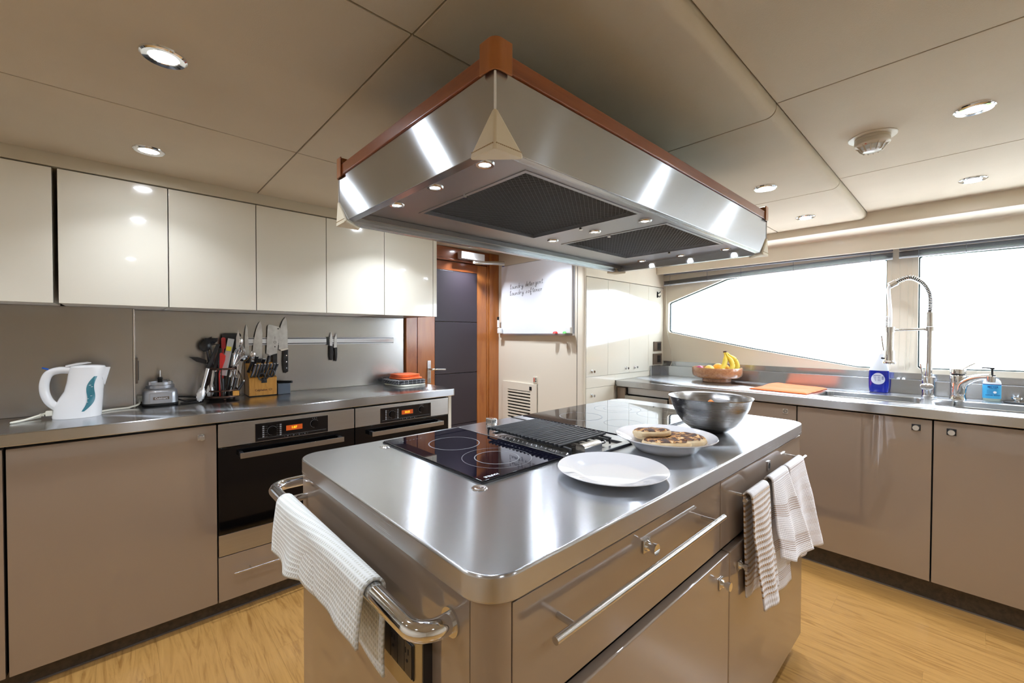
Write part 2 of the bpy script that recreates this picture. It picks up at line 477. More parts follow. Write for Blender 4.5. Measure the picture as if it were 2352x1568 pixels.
# ---- floor with oak planks
fl = MB().box(XL, 3.5, YR, 2.8, -.05, -.004).build('floor', 'gap', kind='structure', smooth=False)
xs = [XL + i * .172 for i in range(29)]
plank_mesh = {}
for i, x in enumerate(xs[:-1]):
    off = (i * .47) % 1.25
    y = YR - off
    while y < 2.8:
        a, b = max(y, YR), min(y + 1.25, 2.78)
        if b - a > .02 and x < 2.8:
            key = round(b - a, 4)
            if key not in plank_mesh:
                o = MB().box(0, .17175, 0, b - a - .0002, -.0042, 0, r=.0002, seg=1).build('floor_plank', 'oak', smooth=False)
                plank_mesh[key] = o.data
            else:
                o = bpy.data.objects.new('floor_plank', plank_mesh[key]); COL.objects.link(o)
            o.parent = fl; o.location = (x, a, 0)
        y += 1.25
# ---- ceiling: dark backing, upholstered panels with recessed joints
ce = MB().box(XL, 3.6, YR, 2.8, 1.955, 2.0).build('ceiling', 'gap', kind='structure', smooth=False)
XLJ = [XL, -.47, .483, 1.467, 2.384, 3.134]
XRJ = [XL, -.42, .50, 1.462, 2.363, 3.134]
g = .0018
for i in range(5):
    x0, x1 = XLJ[i] + g, XLJ[i + 1] - g
    prof = [(.852 - g, ZL + .003), (.852 - g - .003, ZL), (.438, ZL)]
    prof += [(.438 - .030 * math.sin(a), ZL + .026 * (1 - math.cos(a))) for a in [PI * k / 16 for k in range(1, 9)]]
    prof += [(.408, 1.955), (.852 - g, 1.955)]
    MB().prism(prof, 'x', x0, x1).build('ceiling_panel', 'ceiling', ce, bevel=.0015)
    MB().box(x0, x1, .852 + g, 1.688 - g, ZL, 1.955, r=.003).build('ceiling_panel', 'ceiling', ce)
    ymax = 2.303 if i < 3 else (2.688 if i == 3 else 1.788)
    if i == 4: continue
    if i < 3: MB().box(x0, x1, 1.688 + g, 2.303, ZL, 1.955, r=.003).build('ceiling_panel', 'ceiling', ce)
    else: MB().box(x0, 2.3235, 1.688 + g, 2.688, ZL, 1.955, r=.003).build('ceiling_panel', 'ceiling', ce)
MB().box(XLJ[4] + g, 3.13, 1.688 + g, 1.788, ZL, 1.955, r=.003).build('ceiling_panel', 'ceiling', ce)
for i in range(5):
    x0, x1 = XRJ[i] + g, XRJ[i + 1] - g
    MB().box(x0, x1, -.62, .405, ZR, 1.955, r=.002).build('ceiling_panel', 'ceiling', ce)
    MB().box(x0, x1, YR, -.62 - 2 * g, ZR, 1.955, r=.002).build('ceiling_panel', 'ceiling', ce)
# ---- crown and pelmet over the windows
prof = [(3.134, 1.953), (3.134, 1.868), (3.138, 1.858), (3.148, 1.852), (3.29, 1.846), (3.301, 1.842), (3.305, 1.834), (3.305, 1.742), (3.33, 1.742), (3.33, 1.80), (3.428, 1.80), (3.428, 1.953)]
MB().prism(prof, 'y', YR, 1.788).build('trim_1', 'cream_wall', kind='structure')
# ---- hull wall with two windows
W1 = [(.345, 1.045), (.36, 1.033), (.48, 1.033), (1.10, 1.135), (1.735, 1.259), (1.748, 1.275), (1.748, 1.500), (1.738, 1.513), (1.287, 1.671), (1.10, 1.69), (.60, 1.705), (.36, 1.706), (.348, 1.70)]
W2 = [(-1.45, 1.075), (-.25, 1.050), (.195, 1.040), (.207, 1.052), (.210, 1.695), (.200, 1.705), (-.30, 1.700), (-1.45, 1.69)]
plate('wall_hull', [(YR, 0), (2.78, 0), (2.78, 1.95), (YR, 1.95)], [W1, W2], 3.43, 3.50, 'x', 'cream_wall', kind='structure')
for i, W in enumerate((W1, W2)):
    r = struct_root('window_%d' % (i + 1), (3.47, sum(p[0] for p in W) / len(W), 1.04))
    cy = sum(p[0] for p in W) / len(W); cz = sum(p[1] for p in W) / len(W)
    inner = [(y + (.006 if y < cy else -.006), z + (.006 if z < cz else -.006)) for y, z in W]
    plate('window_frame', W, [inner], 3.462, 3.478, 'x', 'frame_dark', r)
    plate('pane', inner, [], 3.468, 3.472, 'x', 'window_glass', r)
# ---- other walls
MB().box(XL, 2.40, 2.72, 2.80, 0, 1.95).build('wall_left', 'cream_wall', kind='structure', smooth=False)
wf = MB().box(2.325, 2.345, 1.848, 2.72, 0, 1.953).build('wall_front', 'cream_wall', kind='structure', smooth=False)
MB().box(XL - .06, XL, YR, 2.8, 0, 1.95).build('wall_back', 'cream_wall', kind='structure', smooth=False)
MB().box(XL, 3.5, YR - .06, YR, 0, 1.95).build('wall_right', 'cream_wall', kind='structure', smooth=False)
# rounded corner post between the board wall and the tall cabinet
pr = [(2.346, 1.79)] + [(2.346 - .021 * math.sin(a), 1.811 - .021 * math.cos(a)) for a in [.5 * PI * k / 8 for k in range(9)]] + [(2.325, 1.846), (2.346, 1.846)]
MB().prism(pr, 'z', 0, 1.90).build('trim_2', 'cream_wall', kind='structure')
MB().box(2.3235, 2.326, 1.8455, 1.8485, 0, 1.90).build('trim_3', 'gap', kind='structure', smooth=False)
# cornice above the upper cabinets
MB().box(XL, 1.48, 2.305, 2.70, 1.852, 1.952, r=.002).build('trim_4', 'ceiling_edge', kind='structure')
# fascia above the tall cabinet, up to the ceiling
MB().box(2.347, 3.43, 1.79, 2.70, 1.64, 1.90, r=.001).build('trim_5', 'cream_wall', kind='structure')

# ---- door with leather panels in the left wall
d = struct_root('door_1', (1.9, 2.69, 0))
YD = 2.69
MB().box(1.47, 1.552, YD - .012, 2.72, 0, 1.898, r=.003).build('jamb', 'cherry', d)
MB().box(1.552, 1.566, YD + .004, 2.72, 0, 1.80).build('stop', 'cherry_x', d, smooth=False)
MB().box(2.222, 2.3235, YD - .016, 2.72, 0, 1.898, r=.003).build('jamb', 'cherry', d)
MB().box(2.206, 2.2215, YD - .006, 2.72, 0, 1.80, r=.003).build('stop', 'cherry', d)
MB().box(1.553, 2.2215, YD - .012, 2.72, 1.812, 1.898, r=.003).build('head', 'cherry_x', d)
MB().box(1.553, 2.2215, YD - .022, 2.72, 1.795, 1.810, r=.003).build('head_moulding', 'cherry_x', d)
MB().box(1.568, 1.7105, YD, 2.715, .01, 1.79, r=.002).build('stile', 'cherry', d)
MB().box(2.1085, 2.2045, YD, 2.715, .01, 1.79, r=.002).build('stile', 'cherry', d)
MB().box(1.7115, 2.1075, YD, 2.715, 1.724, 1.79, r=.002).build('top_rail', 'cherry_x', d)
for a, b in ((.145, .538), (.541, .935), (.938, 1.331), (1.334, 1.722)):
    MB().box(1.712, 2.107, YD + .001, 2.715, a, b, r=.0035).build('leather_panel', 'door_leather', d)
MB().box(1.712, 2.107, YD, 2.715, .01, .142, r=.002).build('bottom_rail', 'cherry_x', d)
h = MB().box(1.645, 1.675, YD - .006, YD - .0002, .877, 1.045, r=.002).build('handle_plate', 'chrome_soft', d)
q = MB().cyl((1.66, YD - .006, .982), (1.66, YD - .05, .982), .008)
q.tube(cr([(1.66, YD - .048, .982), (1.69, YD - .052, .982), (1.73, YD - .05, .980), (1.772, YD - .046, .977)], 5), .0075)
q.cyl((1.66, YD - .0062, .955), (1.66, YD - .009, .955), .006); q.cyl((1.66, YD - .0062, .91), (1.66, YD - .009, .91), .007)
q.build('door_handle', 'chrome', d)
# door closer
t = thing('door_closer', 'white door closer box with folding arm above the dark door', 'door closer', (2.0, 2.66, 1.82))
MB().box(1.90, 2.125, 2.615, 2.668, 1.815, 1.868, r=.003).build('closer_body', 'white_plastic', t)
MB().cyl((2.03, 2.64, 1.815), (2.03, 2.64, 1.793), .009).build('spindle', 'chrome', t)
q = MB().tube([(2.015, 2.60, 1.790), (2.10, 2.57, 1.795), (2.27, 2.545, 1.812)], [(.012, .004)] * 3, seg=8, flat=(0, 0, 1))
q.build('arm', 'chrome_soft', t)
MB().tube([(2.03, 2.64, 1.797), (2.01, 2.61, 1.793), (2.275, 2.55, 1.80)], [(.009, .003)] * 3, seg=8, flat=(0, 0, 1)).build('arm', 'white_plastic', t)

# ================================================================== UPPER CABINETS
edges = [(-.82, -.502), (-.497, -.180), (-.166, .152), (.155, .4765), (.4795, .7995), (.8025, 1.1245), (1.1275, 1.4515)]
ulab = ['glossy cream upper cabinet just beyond the left edge of the picture', 'glossy cream upper cabinet cut off by the left edge of the picture',
        'glossy cream upper cabinet above the white kettle', 'glossy cream upper cabinet above the food processor base and utensil holder',
        'glossy cream upper cabinet above the cleaver and large knives', 'glossy cream upper cabinet above the two small hanging knives',
        'glossy cream upper cabinet nearest the door, with a narrow end strip']
YC = 2.305
for i, ((a, b), lb) in enumerate(zip(edges, ulab)):
    t = thing('upper_cabinet', lb, 'cabinet', ((a + b) / 2, YC + .2, 1.348), group='cream upper cabinets on the left wall')
    b2 = 1.48 if i == 6 else b
    yb = 2.565 if b < .1 else 2.695
    MB().box(a + .0003, b2 - .0003, YC + .0215, yb, 1.350, 1.850).build('carcass', 'socket_brown' if i == 6 else 'cream_satin', t, smooth=False)
    MB().box(a, b, YC, YC + .020, 1.348, 1.8465, r=.0015).build('cabinet_door', 'cream_gloss', t)
    if i == 6: MB().box(1.4545, 1.48, YC - .001, YC + .02, 1.348, 1.8495, r=.001).build('end_strip', 'cream_gloss', t)

# ================================================================== LEFT SPLASH, WORKTOP, BASE UNITS
MB().box(XL, .043, 2.575, 2.72, 0, 1.35).build('wall_left_boxing', 'gap', kind='structure', smooth=False)
t = tag(MB().box(XL, .0425, 2.570, 2.5748, .9005, 1.3495, r=.0008).build('steel_splashback', 'steel_splash'), 'brushed steel splashback sheet behind the white kettle', 'splashback')
t = thing('steel_splashback', 'brushed steel splashback sheet behind the knife rack', 'splashback', (.75, 2.70, .9))
MB().box(.050, 1.468, 2.700, 2.7195, .9005, 1.3475, r=.0008).build('sheet', 'steel_splash', t)
MB().box(.0435, .0495, 2.568, 2.70, .9005, 1.3475, r=.0008).build('return_edge', 'chrome_soft', t)
wt = thing('left_worktop', 'long brushed steel worktop under the cream upper cabinets', 'worktop', (.2, 2.4, .855))
out = rrect(XL, 1.532, 2.172, 2.569, [0, .018, 0, 0])
out = [(XL, 2.172)] + [p for p in rrect(XL, 1.532, 2.172, 2.70, [0, .018, 0, 0])][1:] 
out = [(XL, 2.172)] + rrect(XL, 1.532, 2.172, 2.699, [0, .018, 0, 0])[1:8] + [(1.532, 2.685), (1.465, 2.685), (1.465, 2.699), (.0505, 2.699), (.0505, 2.569), (XL, 2.569)]
plate('slab', out, [], .856, .90, 'z', 'steel_face', wt, bevel=.004)
YB = 2.192
def knob_y(x, z, y, parent, s=1.):      # square rose and round knob on a front facing -y
    q = MB().box(x - .0125 * s, x + .0125 * s, y - .004, y - .0002, z - .0125 * s, z + .0125 * s, r=.001)
    q.build('knob_plate', 'chrome_soft', parent)
    k = MB(); k.cyl((x, y - .004, z), (x, y - .02, z), .006 * s, .005 * s); k.cyl((x, y - .017, z), (x, y - .026, z), .0095 * s, .0105 * s, seg=24); k.cyl((x, y - .004, z), (x, y - .009, z), .0105 * s, .0085 * s, seg=24)
    k.build('knob', 'chrome', parent)
def knob_x(y, z, x, parent, s=1.):      # same, facing -x; black plate colour stands in for dark reflections in chrome
    MB().box(x - .004, x - .0002, y - .0135 * s, y + .0135 * s, z - .0125 * s, z + .0125 * s, r=.001).build('knob_plate', 'socket_black', parent)
    k = MB(); k.cyl((x - .004, y, z), (x - .018, y, z), .006 * s, .005 * s); k.cyl((x - .016, y, z), (x - .024, y, z), .009 * s, .010 * s, seg=24); k.cyl((x - .004, y, z), (x - .008, y, z), .0105 * s, .0085 * s, seg=24)
    k.build('knob', 'chrome', parent)
t = thing('base_cabinet', 'taupe base cabinet with wide door under the kettle', 'cabinet', (0, 2.4, .0))
MB().box(-.286, .300, YB + .02, 2.56, .067, .852).build('carcass', 'gap', t, smooth=False)
MB().box(-.285, .3005, YB, YB + .019, .070, .8445, r=.002).build('cabinet_door', 'taupe_gloss', t)
knob_y(.247, .800, YB, t)
t = thing('base_cabinet', 'taupe base cabinet cut off by the left edge of the picture', 'cabinet', (-.6, 2.4, 0))
MB().box(-.90, -.292, YB + .02, 2.56, .067, .852).build('carcass', 'gap', t, smooth=False)
MB().box(-.90, -.2925, YB, YB + .019, .070, .8445, r=.002).build('cabinet_door', 'taupe_gloss', t)
MB().box(-1.2, 1.514, YB + .045, YB + .06, 0, .066).build('baseboard_left', 'toe', kind='structure', smooth=False)
MB().box(-1.2, 1.514, YB + .041, YB + .045, 0, .006).build('trim_6', 'toe_trim', kind='structure', smooth=False)

def bar_handle(a, b, off, r, posts, mt, parent, name='handle', sq=False):
    a, b, off = Vector(a), Vector(b), Vector(off)
    q = MB()
    q.cyl(a, b, r)
    for p in posts:
        c = a.lerp(b, p); q.cyl(c, c - off, r * .8)
    q.build(name, mt, parent)
def oven(x0, x1, clock, lab):
    t = thing('oven', lab, 'oven', ((x0 + x1) / 2, 2.4, .268), group='built-in ovens under the left worktop')
    X = lambda u: x0 + u
    MB().box(x0, x1, YB + .022, 2.56, .268, .850).build('carcass', 'gap', t, smooth=False)
    p = MB().box(x0, x1, YB, YB + .020, .743, .8445, r=.002).build('control_panel', 'steel_oven', t)
    gx0, gx1 = X(.140), X(.458)
    MB().box(gx0 - .002, gx1, YB - .0015, YB + .001, .742 + .003, .828, r=.0008).build('display_frame', 'chrome_soft', p)
    MB().box(gx0, gx1 + .001, YB - .003, YB - .0012, .747, .828, r=.0006).build('display_panel', 'black_glass', p)
    y = YB - .0034
    W = gx1 - gx0
    MB().box(gx0 + W * .40, gx0 + W * .625, y - .0004, y, .779, .803).build('clock_screen', 'display_orange', p, smooth=False)
    text(clock, 'clock_digits', .0145, 'display_yellow', p, (gx0 + W * .51, y - .0006, .791), (1, 0, 0), (0, 0, 1), bold=.0003)
    for cx, cz, rr in ((gx0 + W * .215, .789, .0205), (gx0 + W * .80, .796, .0190)):
        q = MB(); q.cyl((cx, y, cz), (cx, y - .010, cz), rr * .86, rr * .8, seg=32); q.build('control_knob', 'oven_glass', p)
        q = MB(); q.tube([(cx + math.cos(a) * rr, y - .001, cz + math.sin(a) * rr) for a in [.2 * PI + i * .15 for i in range(28)]], .0005, seg=6)
        q.build('dial_ring', 'grey_print', p)
    q = MB()
    for k in range(6):
        for s, xx in ((-1, gx0 + W * .10), (1, gx0 + W * .325)):
            z = .812 - k * .0092
            q.box(xx - .004, xx + .004, y - .0003, y, z - .003, z + .003)
            lx = xx + (-s) * .008
            q.box(min(lx, lx - s * .010), max(lx, lx - s * .010), y - .0003, y, z - .0003, z + .0003)
    q.box(gx0 + W * .03, gx0 + W * .975, y - .0003, y, .7600, .7606)
    for k in range(9):
        xx = gx0 + W * (.38 + k * .04)
        if k % 2: q.box(xx - .003, xx + .003, y - .0003, y, .7525, .7550)
        else: q.box(xx - .0003, xx + .0003, y - .0003, y, .7515, .7560)
    for k in range(3):
        xx = gx0 + W * (.775 + k * .028); q.box(xx - .0014, xx + .0014, y - .0003, y, .820, .8235)
    q.build('panel_markings', 'grey_print', p)['kind'] = 'stuff'
    dr = MB().box(x0, x1, YB, YB + .020, .362, .7405, r=.0015).build('oven_door', 'oven_glass', t)
    MB().box(x0, x1, YB, YB + .020, .268, .3605, r=.0015).build('lower_strip', 'steel_oven', t)
    hx0, hx1 = X(.074), X(.524)
    q = MB().box(hx0, hx1, YB - .046, YB - .040, .692, .716, r=.001)
    q.build('oven_handle', 'brushed_bar', t)
    q = MB().box(hx0 + .002, hx0 + .016, YB - .040, YB - .0002, .694, .714); q.box(hx1 - .016, hx1 - .002, YB - .040, YB - .0002, .694, .714)
    q.box(hx0 + .01, hx1 - .01, YB - .040, YB - .032, .694, .714)
    q.build('handle_bracket', 'black_plastic', t)
    return t
oven(.306, .900, '1:07', 'left built-in oven, orange clock reading 1:07')
oven(.9055, 1.490, '22:22', 'right built-in oven nearest the door, orange clock reading 22:22')
for x0, x1, lb in ((.3045, .900, 'taupe drawer with thin bar handle under the left oven'), (.9045, 1.490, 'taupe drawer under the right oven, behind the island')):
    t = thing('drawer_unit', lb, 'drawer', ((x0 + x1) / 2, 2.4, .067), group='drawers under the ovens')
    MB().box(x0, x1, YB + .02, 2.56, .067, .2645).build('carcass', 'gap', t, smooth=False)
    MB().box(x0, x1, YB, YB + .019, .069, .2645, r=.002).build('drawer_front', 'taupe_gloss', t)
    bar_handle((x0 + .053, YB - .028, .190), (x1 - .053, YB - .028, .190), (0, -.028, 0), .004, (.13, .87), 'brushed_bar', t)
tag(MB().box(1.4925, 1.514, YB + .0, 2.684, .0, .8555, r=.001).build('end_panel', 'cream_satin'), 'narrow cream end panel closing the oven run by the door', 'panel')

# ================================================================== TALL CREAM CUPBOARD BESIDE THE WINDOW
t = thing('tall_cupboard', 'tall glossy cream cupboard between the whiteboard and the window', 'cupboard', (2.9, 2.2, 0))
YT = 1.790
MB().box(2.347, 3.428, YT + .022, 2.70, .04, 1.638).build('carcass', 'cream_satin', t, smooth=False)
q = [MB().box(a, b, YT, YT + .02, .9445, 1.6355, r=.0012).build('cupboard_door', 'cream_gloss', t) for a, b in ((2.352, 2.6085), (2.6105, 2.8935), (2.8955, 3.180))]
knob_y(2.415, .980, YT, q[0], .85); knob_y(2.845, .982, YT, q[1], .85); knob_y(2.975, .984, YT, q[2], .85)
MB().box(3.182, 3.428, YT, YT + .02, .9445, 1.6355, r=.0012).build('side_panel', 'cream_gloss', t)
MB().box(2.352, 2.70, YT, YT + .02, .865, .9425, r=.0012).build('plinth_strip', 'cream_gloss', t)
MB().box(2.70, 3.428, YT, YT + .02, .9005, .9425).build('plinth_strip', 'cream_gloss', t)
dq = MB().box(2.352, 2.688, YT, YT + .02, .62, .8635, r=.0012).build('cupboard_drawer', 'cream_gloss', t)
knob_y(2.415, .812, YT, dq, .85)
MB().box(2.352, 2.688, YT, YT + .02, .10, .617, r=.0012).build('cupboard_door', 'cream_gloss', t)
for z, lb, c in ((1.141, 'upper bronze two-way socket on the cream side panel by the window', 'two'), (1.036, 'lower bronze socket just above the steel counter corner', 'one')):
    s = thing('wall_socket', lb, 'socket', (3.32, YT, z), group='sockets by the window')
    dz = .040 if z > 1.1 else .045; dx = .062 if z > 1.1 else .070
    MB().box(3.322 - dx, 3.322 + dx, YT - .008, YT - .0002, z - dz, z + dz, r=.0015).build('socket_plate', 'socket_brown', s)
    MB().box(3.322 - .006, 3.322 + .045 , YT - .010, YT - .007, z - .03, z + .03, r=.001).build('socket_insert', 'socket_black', s)
    q = MB()
    for kx in (.006, .030): 
        for kz in (-.012, .010): q.box(3.322 + kx, 3.322 + kx + .004, YT - .0104, YT - .0099, z + kz, z + kz + .009)
    q.build('socket_slots', 'gap', s)
s = thing('coat_hook', 'small dark hook high on the cream side panel beside the window', 'hook', (3.32, YT, 1.575))
MB().box(3.312, 3.332, YT - .003, YT - .0002, 1.55, 1.60, r=.001).build('hook_plate', 'black_metal', s)
MB().tube(cr([(3.322, YT - .003, 1.585), (3.322, YT - .02, 1.590), (3.322, YT - .026, 1.60)], 5), .004).tube(cr([(3.322, YT - .003, 1.565), (3.322, YT - .02, 1.555), (3.322, YT - .028, 1.568)], 5), .004).build('hook_prong', 'black_metal', s)

# ================================================================== RIGHT COUNTER UNDER THE WINDOW
XF = 2.73
t = thing('window_counter', 'brushed steel counter with two sinks under the windows', 'worktop', (3.05, .3, .855))
S1 = rrect(2.875, 3.158, .170, .583, .035); S2 = rrect(2.862, 3.170, -.46, .050, .035)
out = rrect(2.709, 3.352, YR + .01, 1.788, [0, 0, 0, 0])
plate('slab', out, [S1, S2], .856, .90, 'z', 'steel_face', t, bevel=.003)
MB().box(3.350, 3.362, YR + .01, 1.787, .9002, .980, r=.002).build('low_splash', 'steel_face', t)
MB().box(3.362, 3.4295, YR + .01, 1.787, .966, .9785, r=.001).build('ledge', 'steel_face', t)
MB().box(3.418, 3.4295, YR + .01, 1.787, .9787, 1.016, r=.001).build('high_splash', 'steel_face', t)
MB().box(3.205, 3.350, 1.772, 1.788, .9002, .984, r=.001).build('end_splash', 'steel_face', t)
for S, dz in ((S1, .17), (S2, .17)):
    q = MB(); n = len(S)
    cx = sum(p[0] for p in S) / n; cy_ = sum(p[1] for p in S) / n
    lv = [(1.03, .899), (1.03, .878), (.985, .872), (.965, .9 - dz + .03), (.9, .9 - dz), (.05, .9 - dz - .006)]
    rings = [[q.bm.verts.new((cx + (x - cx) * k, cy_ + (y - cy_) * k, z)) for x, y in S] for k, z in lv]
    rings[0] = rings[0]
    for A, B in zip(rings[1:], rings[2:]):
        for i in range(n): q.bm.faces.new((A[i], A[(i + 1) % n], B[(i + 1) % n], B[i]))
    q.bm.faces.new(rings[-1])
    for v in rings[0]: q.bm.verts.remove(v)
    q.build('sink_bowl', 'steel_sink', t)
    MB().cyl((cx, cy_, .9 - dz - .006), (cx, cy_, .9 - dz - .001), .035, seg=28).build('drain', 'chrome', t)
def under(y0, y1, lb, knob=None, z0=.10, z1=.8475, front='cabinet_door'):
    t = thing('sink_cabinet' if front == 'cabinet_door' else 'drawer_unit', lb, 'cabinet' if front == 'cabinet_door' else 'drawer', (3.0, (y0 + y1) / 2, z0))
    MB().box(XF + .021, 3.20, y0, y1, z0, min(z1, .69)).build('carcass', 'gap', t, smooth=False)
    if z1 > .7: MB().box(XF + .021, 2.84, y0, y1, .69, z1).build('carcass_rail', 'gap', t, smooth=False)
    MB().box(XF, XF + .02, y0 + .0015, y1 - .0015, z0 + .002, z1, r=.0025).build(front, 'taupe_gloss', t)
    if knob: knob_x(knob[0], knob[1], XF, t, 1.15)
    return t
under(.110, .640, 'taupe cabinet door below the left sink, knob at its right', (.165, .808))
under(-.430, .108, 'taupe cabinet door at the right edge, knob at its left', (.050, .805))
under(-.97, -.432, 'taupe cabinet beyond the right edge of the picture')
t = under(.642, 1.384, 'taupe drawer with square pull behind the steel mixing bowl', None, .62, .8475, 'drawer_front')
MB().box(XF - .003, XF - .0002, .682, .708, .799, .825, r=.001).build('flush_pull', 'chrome_soft', t)
MB().tube([(XF - .0035, .695 + .008 * math.cos(a), .812 + .008 * math.sin(a)) for a in [2 * PI * k / 24 for k in range(24)]], .001, seg=6, closed=True).build('pull_ring', 'black_metal', t)
under(.642, 1.384, 'taupe cabinet under the drawer, hidden behind the island', None, .10, .617)
t = thing('dishwasher', 'built-in steel appliance with dark recessed grip beside the cream cupboard', 'appliance', (3.0, 1.55, .1))
MB().box(XF + .046, 3.2, 1.388, 1.722, .10, .8475).build('carcass', 'gap', t, smooth=False)
MB().box(XF + .032, XF + .045, 1.390, 1.720, .80, .8475, r=.001).build('control_strip', 'aluminium', t)
MB().box(XF - .006, XF + .02, 1.390, 1.720, .10, .793, r=.002).build('front', 'steel_oven', t)
tag(MB().box(XF - .0, XF + .02, 1.7235, 1.787, .10, .8475, r=.001).build('filler_strip', 'taupe_gloss'), 'narrow taupe filler strip between steel appliance and cream cupboard', 'panel')
MB().box(XF + .045, XF + .06, YR + .01, 1.787, 0, .098).build('baseboard_right', 'toe', kind='structure', smooth=False)
MB().box(XF + .041, XF + .045, YR + .01, 1.787, 0, .006).build('trim_7', 'toe_trim', kind='structure', smooth=False)

# ================================================================== ISLAND
isl = thing('kitchen_island', 'glossy taupe kitchen island with drawers, doors and chrome rail', 'island', (1.15, .85, 0))
MB().box(.395, 1.925, .478, 1.235, .07, .8575).build('carcass', 'gap', isl, smooth=False)
MB().box(.45, 1.88, .52, 1.20, 0, .0695).build('toe_kick', 'toe', isl, smooth=False)
MB().box(.370, .388, .489, 1.2545, .07, .8575, r=.0015).build('end_panel', 'taupe_gloss', isl)
MB().box(1.926, 1.945, .470, 1.2545, .07, .8575, r=.0015).build('end_panel', 'taupe_gloss', isl)
MB().box(.390, 1.925, 1.236, 1.255, .07, .8575, r=.0015).build('back_panel', 'taupe_gloss', isl)
rr = .042
pr = [(.370 + rr - rr * math.sin(a), .445 + rr - rr * math.cos(a)) for a in [.5 * PI * k / 10 for k in range(11)]] + [(.388, .487), (.412, .463)]
MB().prism(pr, 'z', .07, .8575).build('corner_post', 'taupe_gloss', isl)
MB().box(.4125, 1.943, .455, .477, .652, .6605).build('divider', 'gap', isl, smooth=False)
for a, b in ((.4145, 1.1685), (1.1715, 1.943)):
    MB().box(a, b, .445, .464, .6625, .8460, r=.0015).build('drawer_front', 'taupe_gloss', isl)
MB().box(.4145, 1.943, .4465, .464, .8475, .8575).build('top_rail', 'taupe_gloss', isl, smooth=False)
for a, b in ((.4145, 1.2035), (1.2075, 1.943)):
    MB().box(a, b, .433, .456, .072, .6490, r=.004, seg=3).build('door_front', 'taupe_gloss', isl)
bar_handle((.466, .408, .785), (1.097, .408, .785), (0, -.037, 0), .0062, (.075, .93), 'brushed_bar', isl, 'drawer_handle')
bar_handle((1.245, .410, .785), (1.872, .410, .785), (0, -.035, 0), .0058, (.06, .95), 'brushed_bar', isl, 'towel_rail')
knob_y(.785, .806, .445, isl, 1.05); knob_y(1.143, .590, .433, isl, 1.05); knob_y(1.272, .591, .433, isl, 1.05)
MB().box(1.548, 1.572, .441, .4449, .793, .823, r=.001).build('knob_plate', 'chrome_soft', isl)
MB().cyl((1.56, .4412, .808), (1.56, .4405, .808), .009, seg=24).build('flush_latch', 'gap', isl)
# curved chrome grab rail round the end
path = [(.372, .535, .795), (.350, .535, .795)] + [(.350 - .035 * math.sin(a), .570 - .035 * math.cos(a), .795) for a in [.5 * PI * k / 8 for k in range(1, 9)]]
path += [(.315, 1.30, .795)] + [(.365 - .05 * math.cos(a), 1.312 + .05 * math.sin(a), .795) for a in [.5 * PI * k / 8 for k in range(0, 9)]]
path += [(.90, 1.362, .795)] + [(.90 + .035 * math.sin(a), 1.327 + .035 * math.cos(a), .795) for a in [.5 * PI * k / 6 for k in range(1, 7)]] + [(.935, 1.254, .795)]
MB().tube(path, .0155, seg=24).build('grab_rail', 'chrome', isl)
MB().cyl((.3699, .535, .795), (.366, .535, .795), .022, seg=28).build('rail_flange', 'chrome_soft', isl); MB().cyl((.935, 1.2551, .795), (.935, 1.259, .795), .022, seg=28).build('rail_flange', 'chrome_soft', isl)
MB().cyl((.318, 1.222, .795), (.3699, 1.222, .795), .009, seg=20).build('rail_post', 'chrome', isl)
so = thing('power_outlet', 'framed black double outlet on the end of the island under the chrome rail', 'socket', (.37, .665, .65))
MB().box(.3525, .3698, .592, .735, .625, .745, r=.0015).build('outlet_frame', 'socket_floor_reflection', so)
MB().box(.353, .3698, .589, .5918, .625, .744).build('frame_side', 'socket_black', so)
MB().box(.3500, .3530, .616, .718, .662, .722, r=.001).build('outlet_insert', 'socket_black', so)
q = MB()
for k in range(4):
    y0 = .716 - k * .0245; q.box(.3485, .3503, y0 - .0235, y0, .664, .720, r=.0006)
q.build('outlet_module', 'black_plastic', so)
for y0 in (.6795, .6305):
    q = MB(); q.box(.3480, .3487, y0 - .0015, y0 + .0005, .700, .709); q.box(.3480, .3487, y0 + .007, y0 + .009, .700, .709); q.cyl((.348, y0 + .0035, .688), (.3487, y0 + .0035, .688), .0028); q.build('outlet_slots', 'gap', so)['kind'] = 'stuff'
MB().cyl((.352, .592, .742), (.3520, .6, .742), .004).build('latch', 'chrome', so)

top = plate('island_worktop', rrect(.355, 1.955, .430, 1.265, .062, n=12), [], .8585, .90, 'z', 'steel_top', bevel=.0045)
top.data.materials.append(MATS['steel_edge'])
for p_ in top.data.polygons:
    if abs(p_.normal.z) < .75: p_.material_index = 1
tag(top, 'brushed steel worktop slab with rounded corners on the island', 'worktop')
for x, y in ((.573, .723), (.578, 1.179)):
    MB().lathe([(0, .0032), (.004, .0033), (.0042, .0025), (.011, .0030), (.0125, .0015), (.0165, .0018), (.018, 0)], (x, y, .9001), seg=32).build('bolt_cap', 'chrome_soft', top)

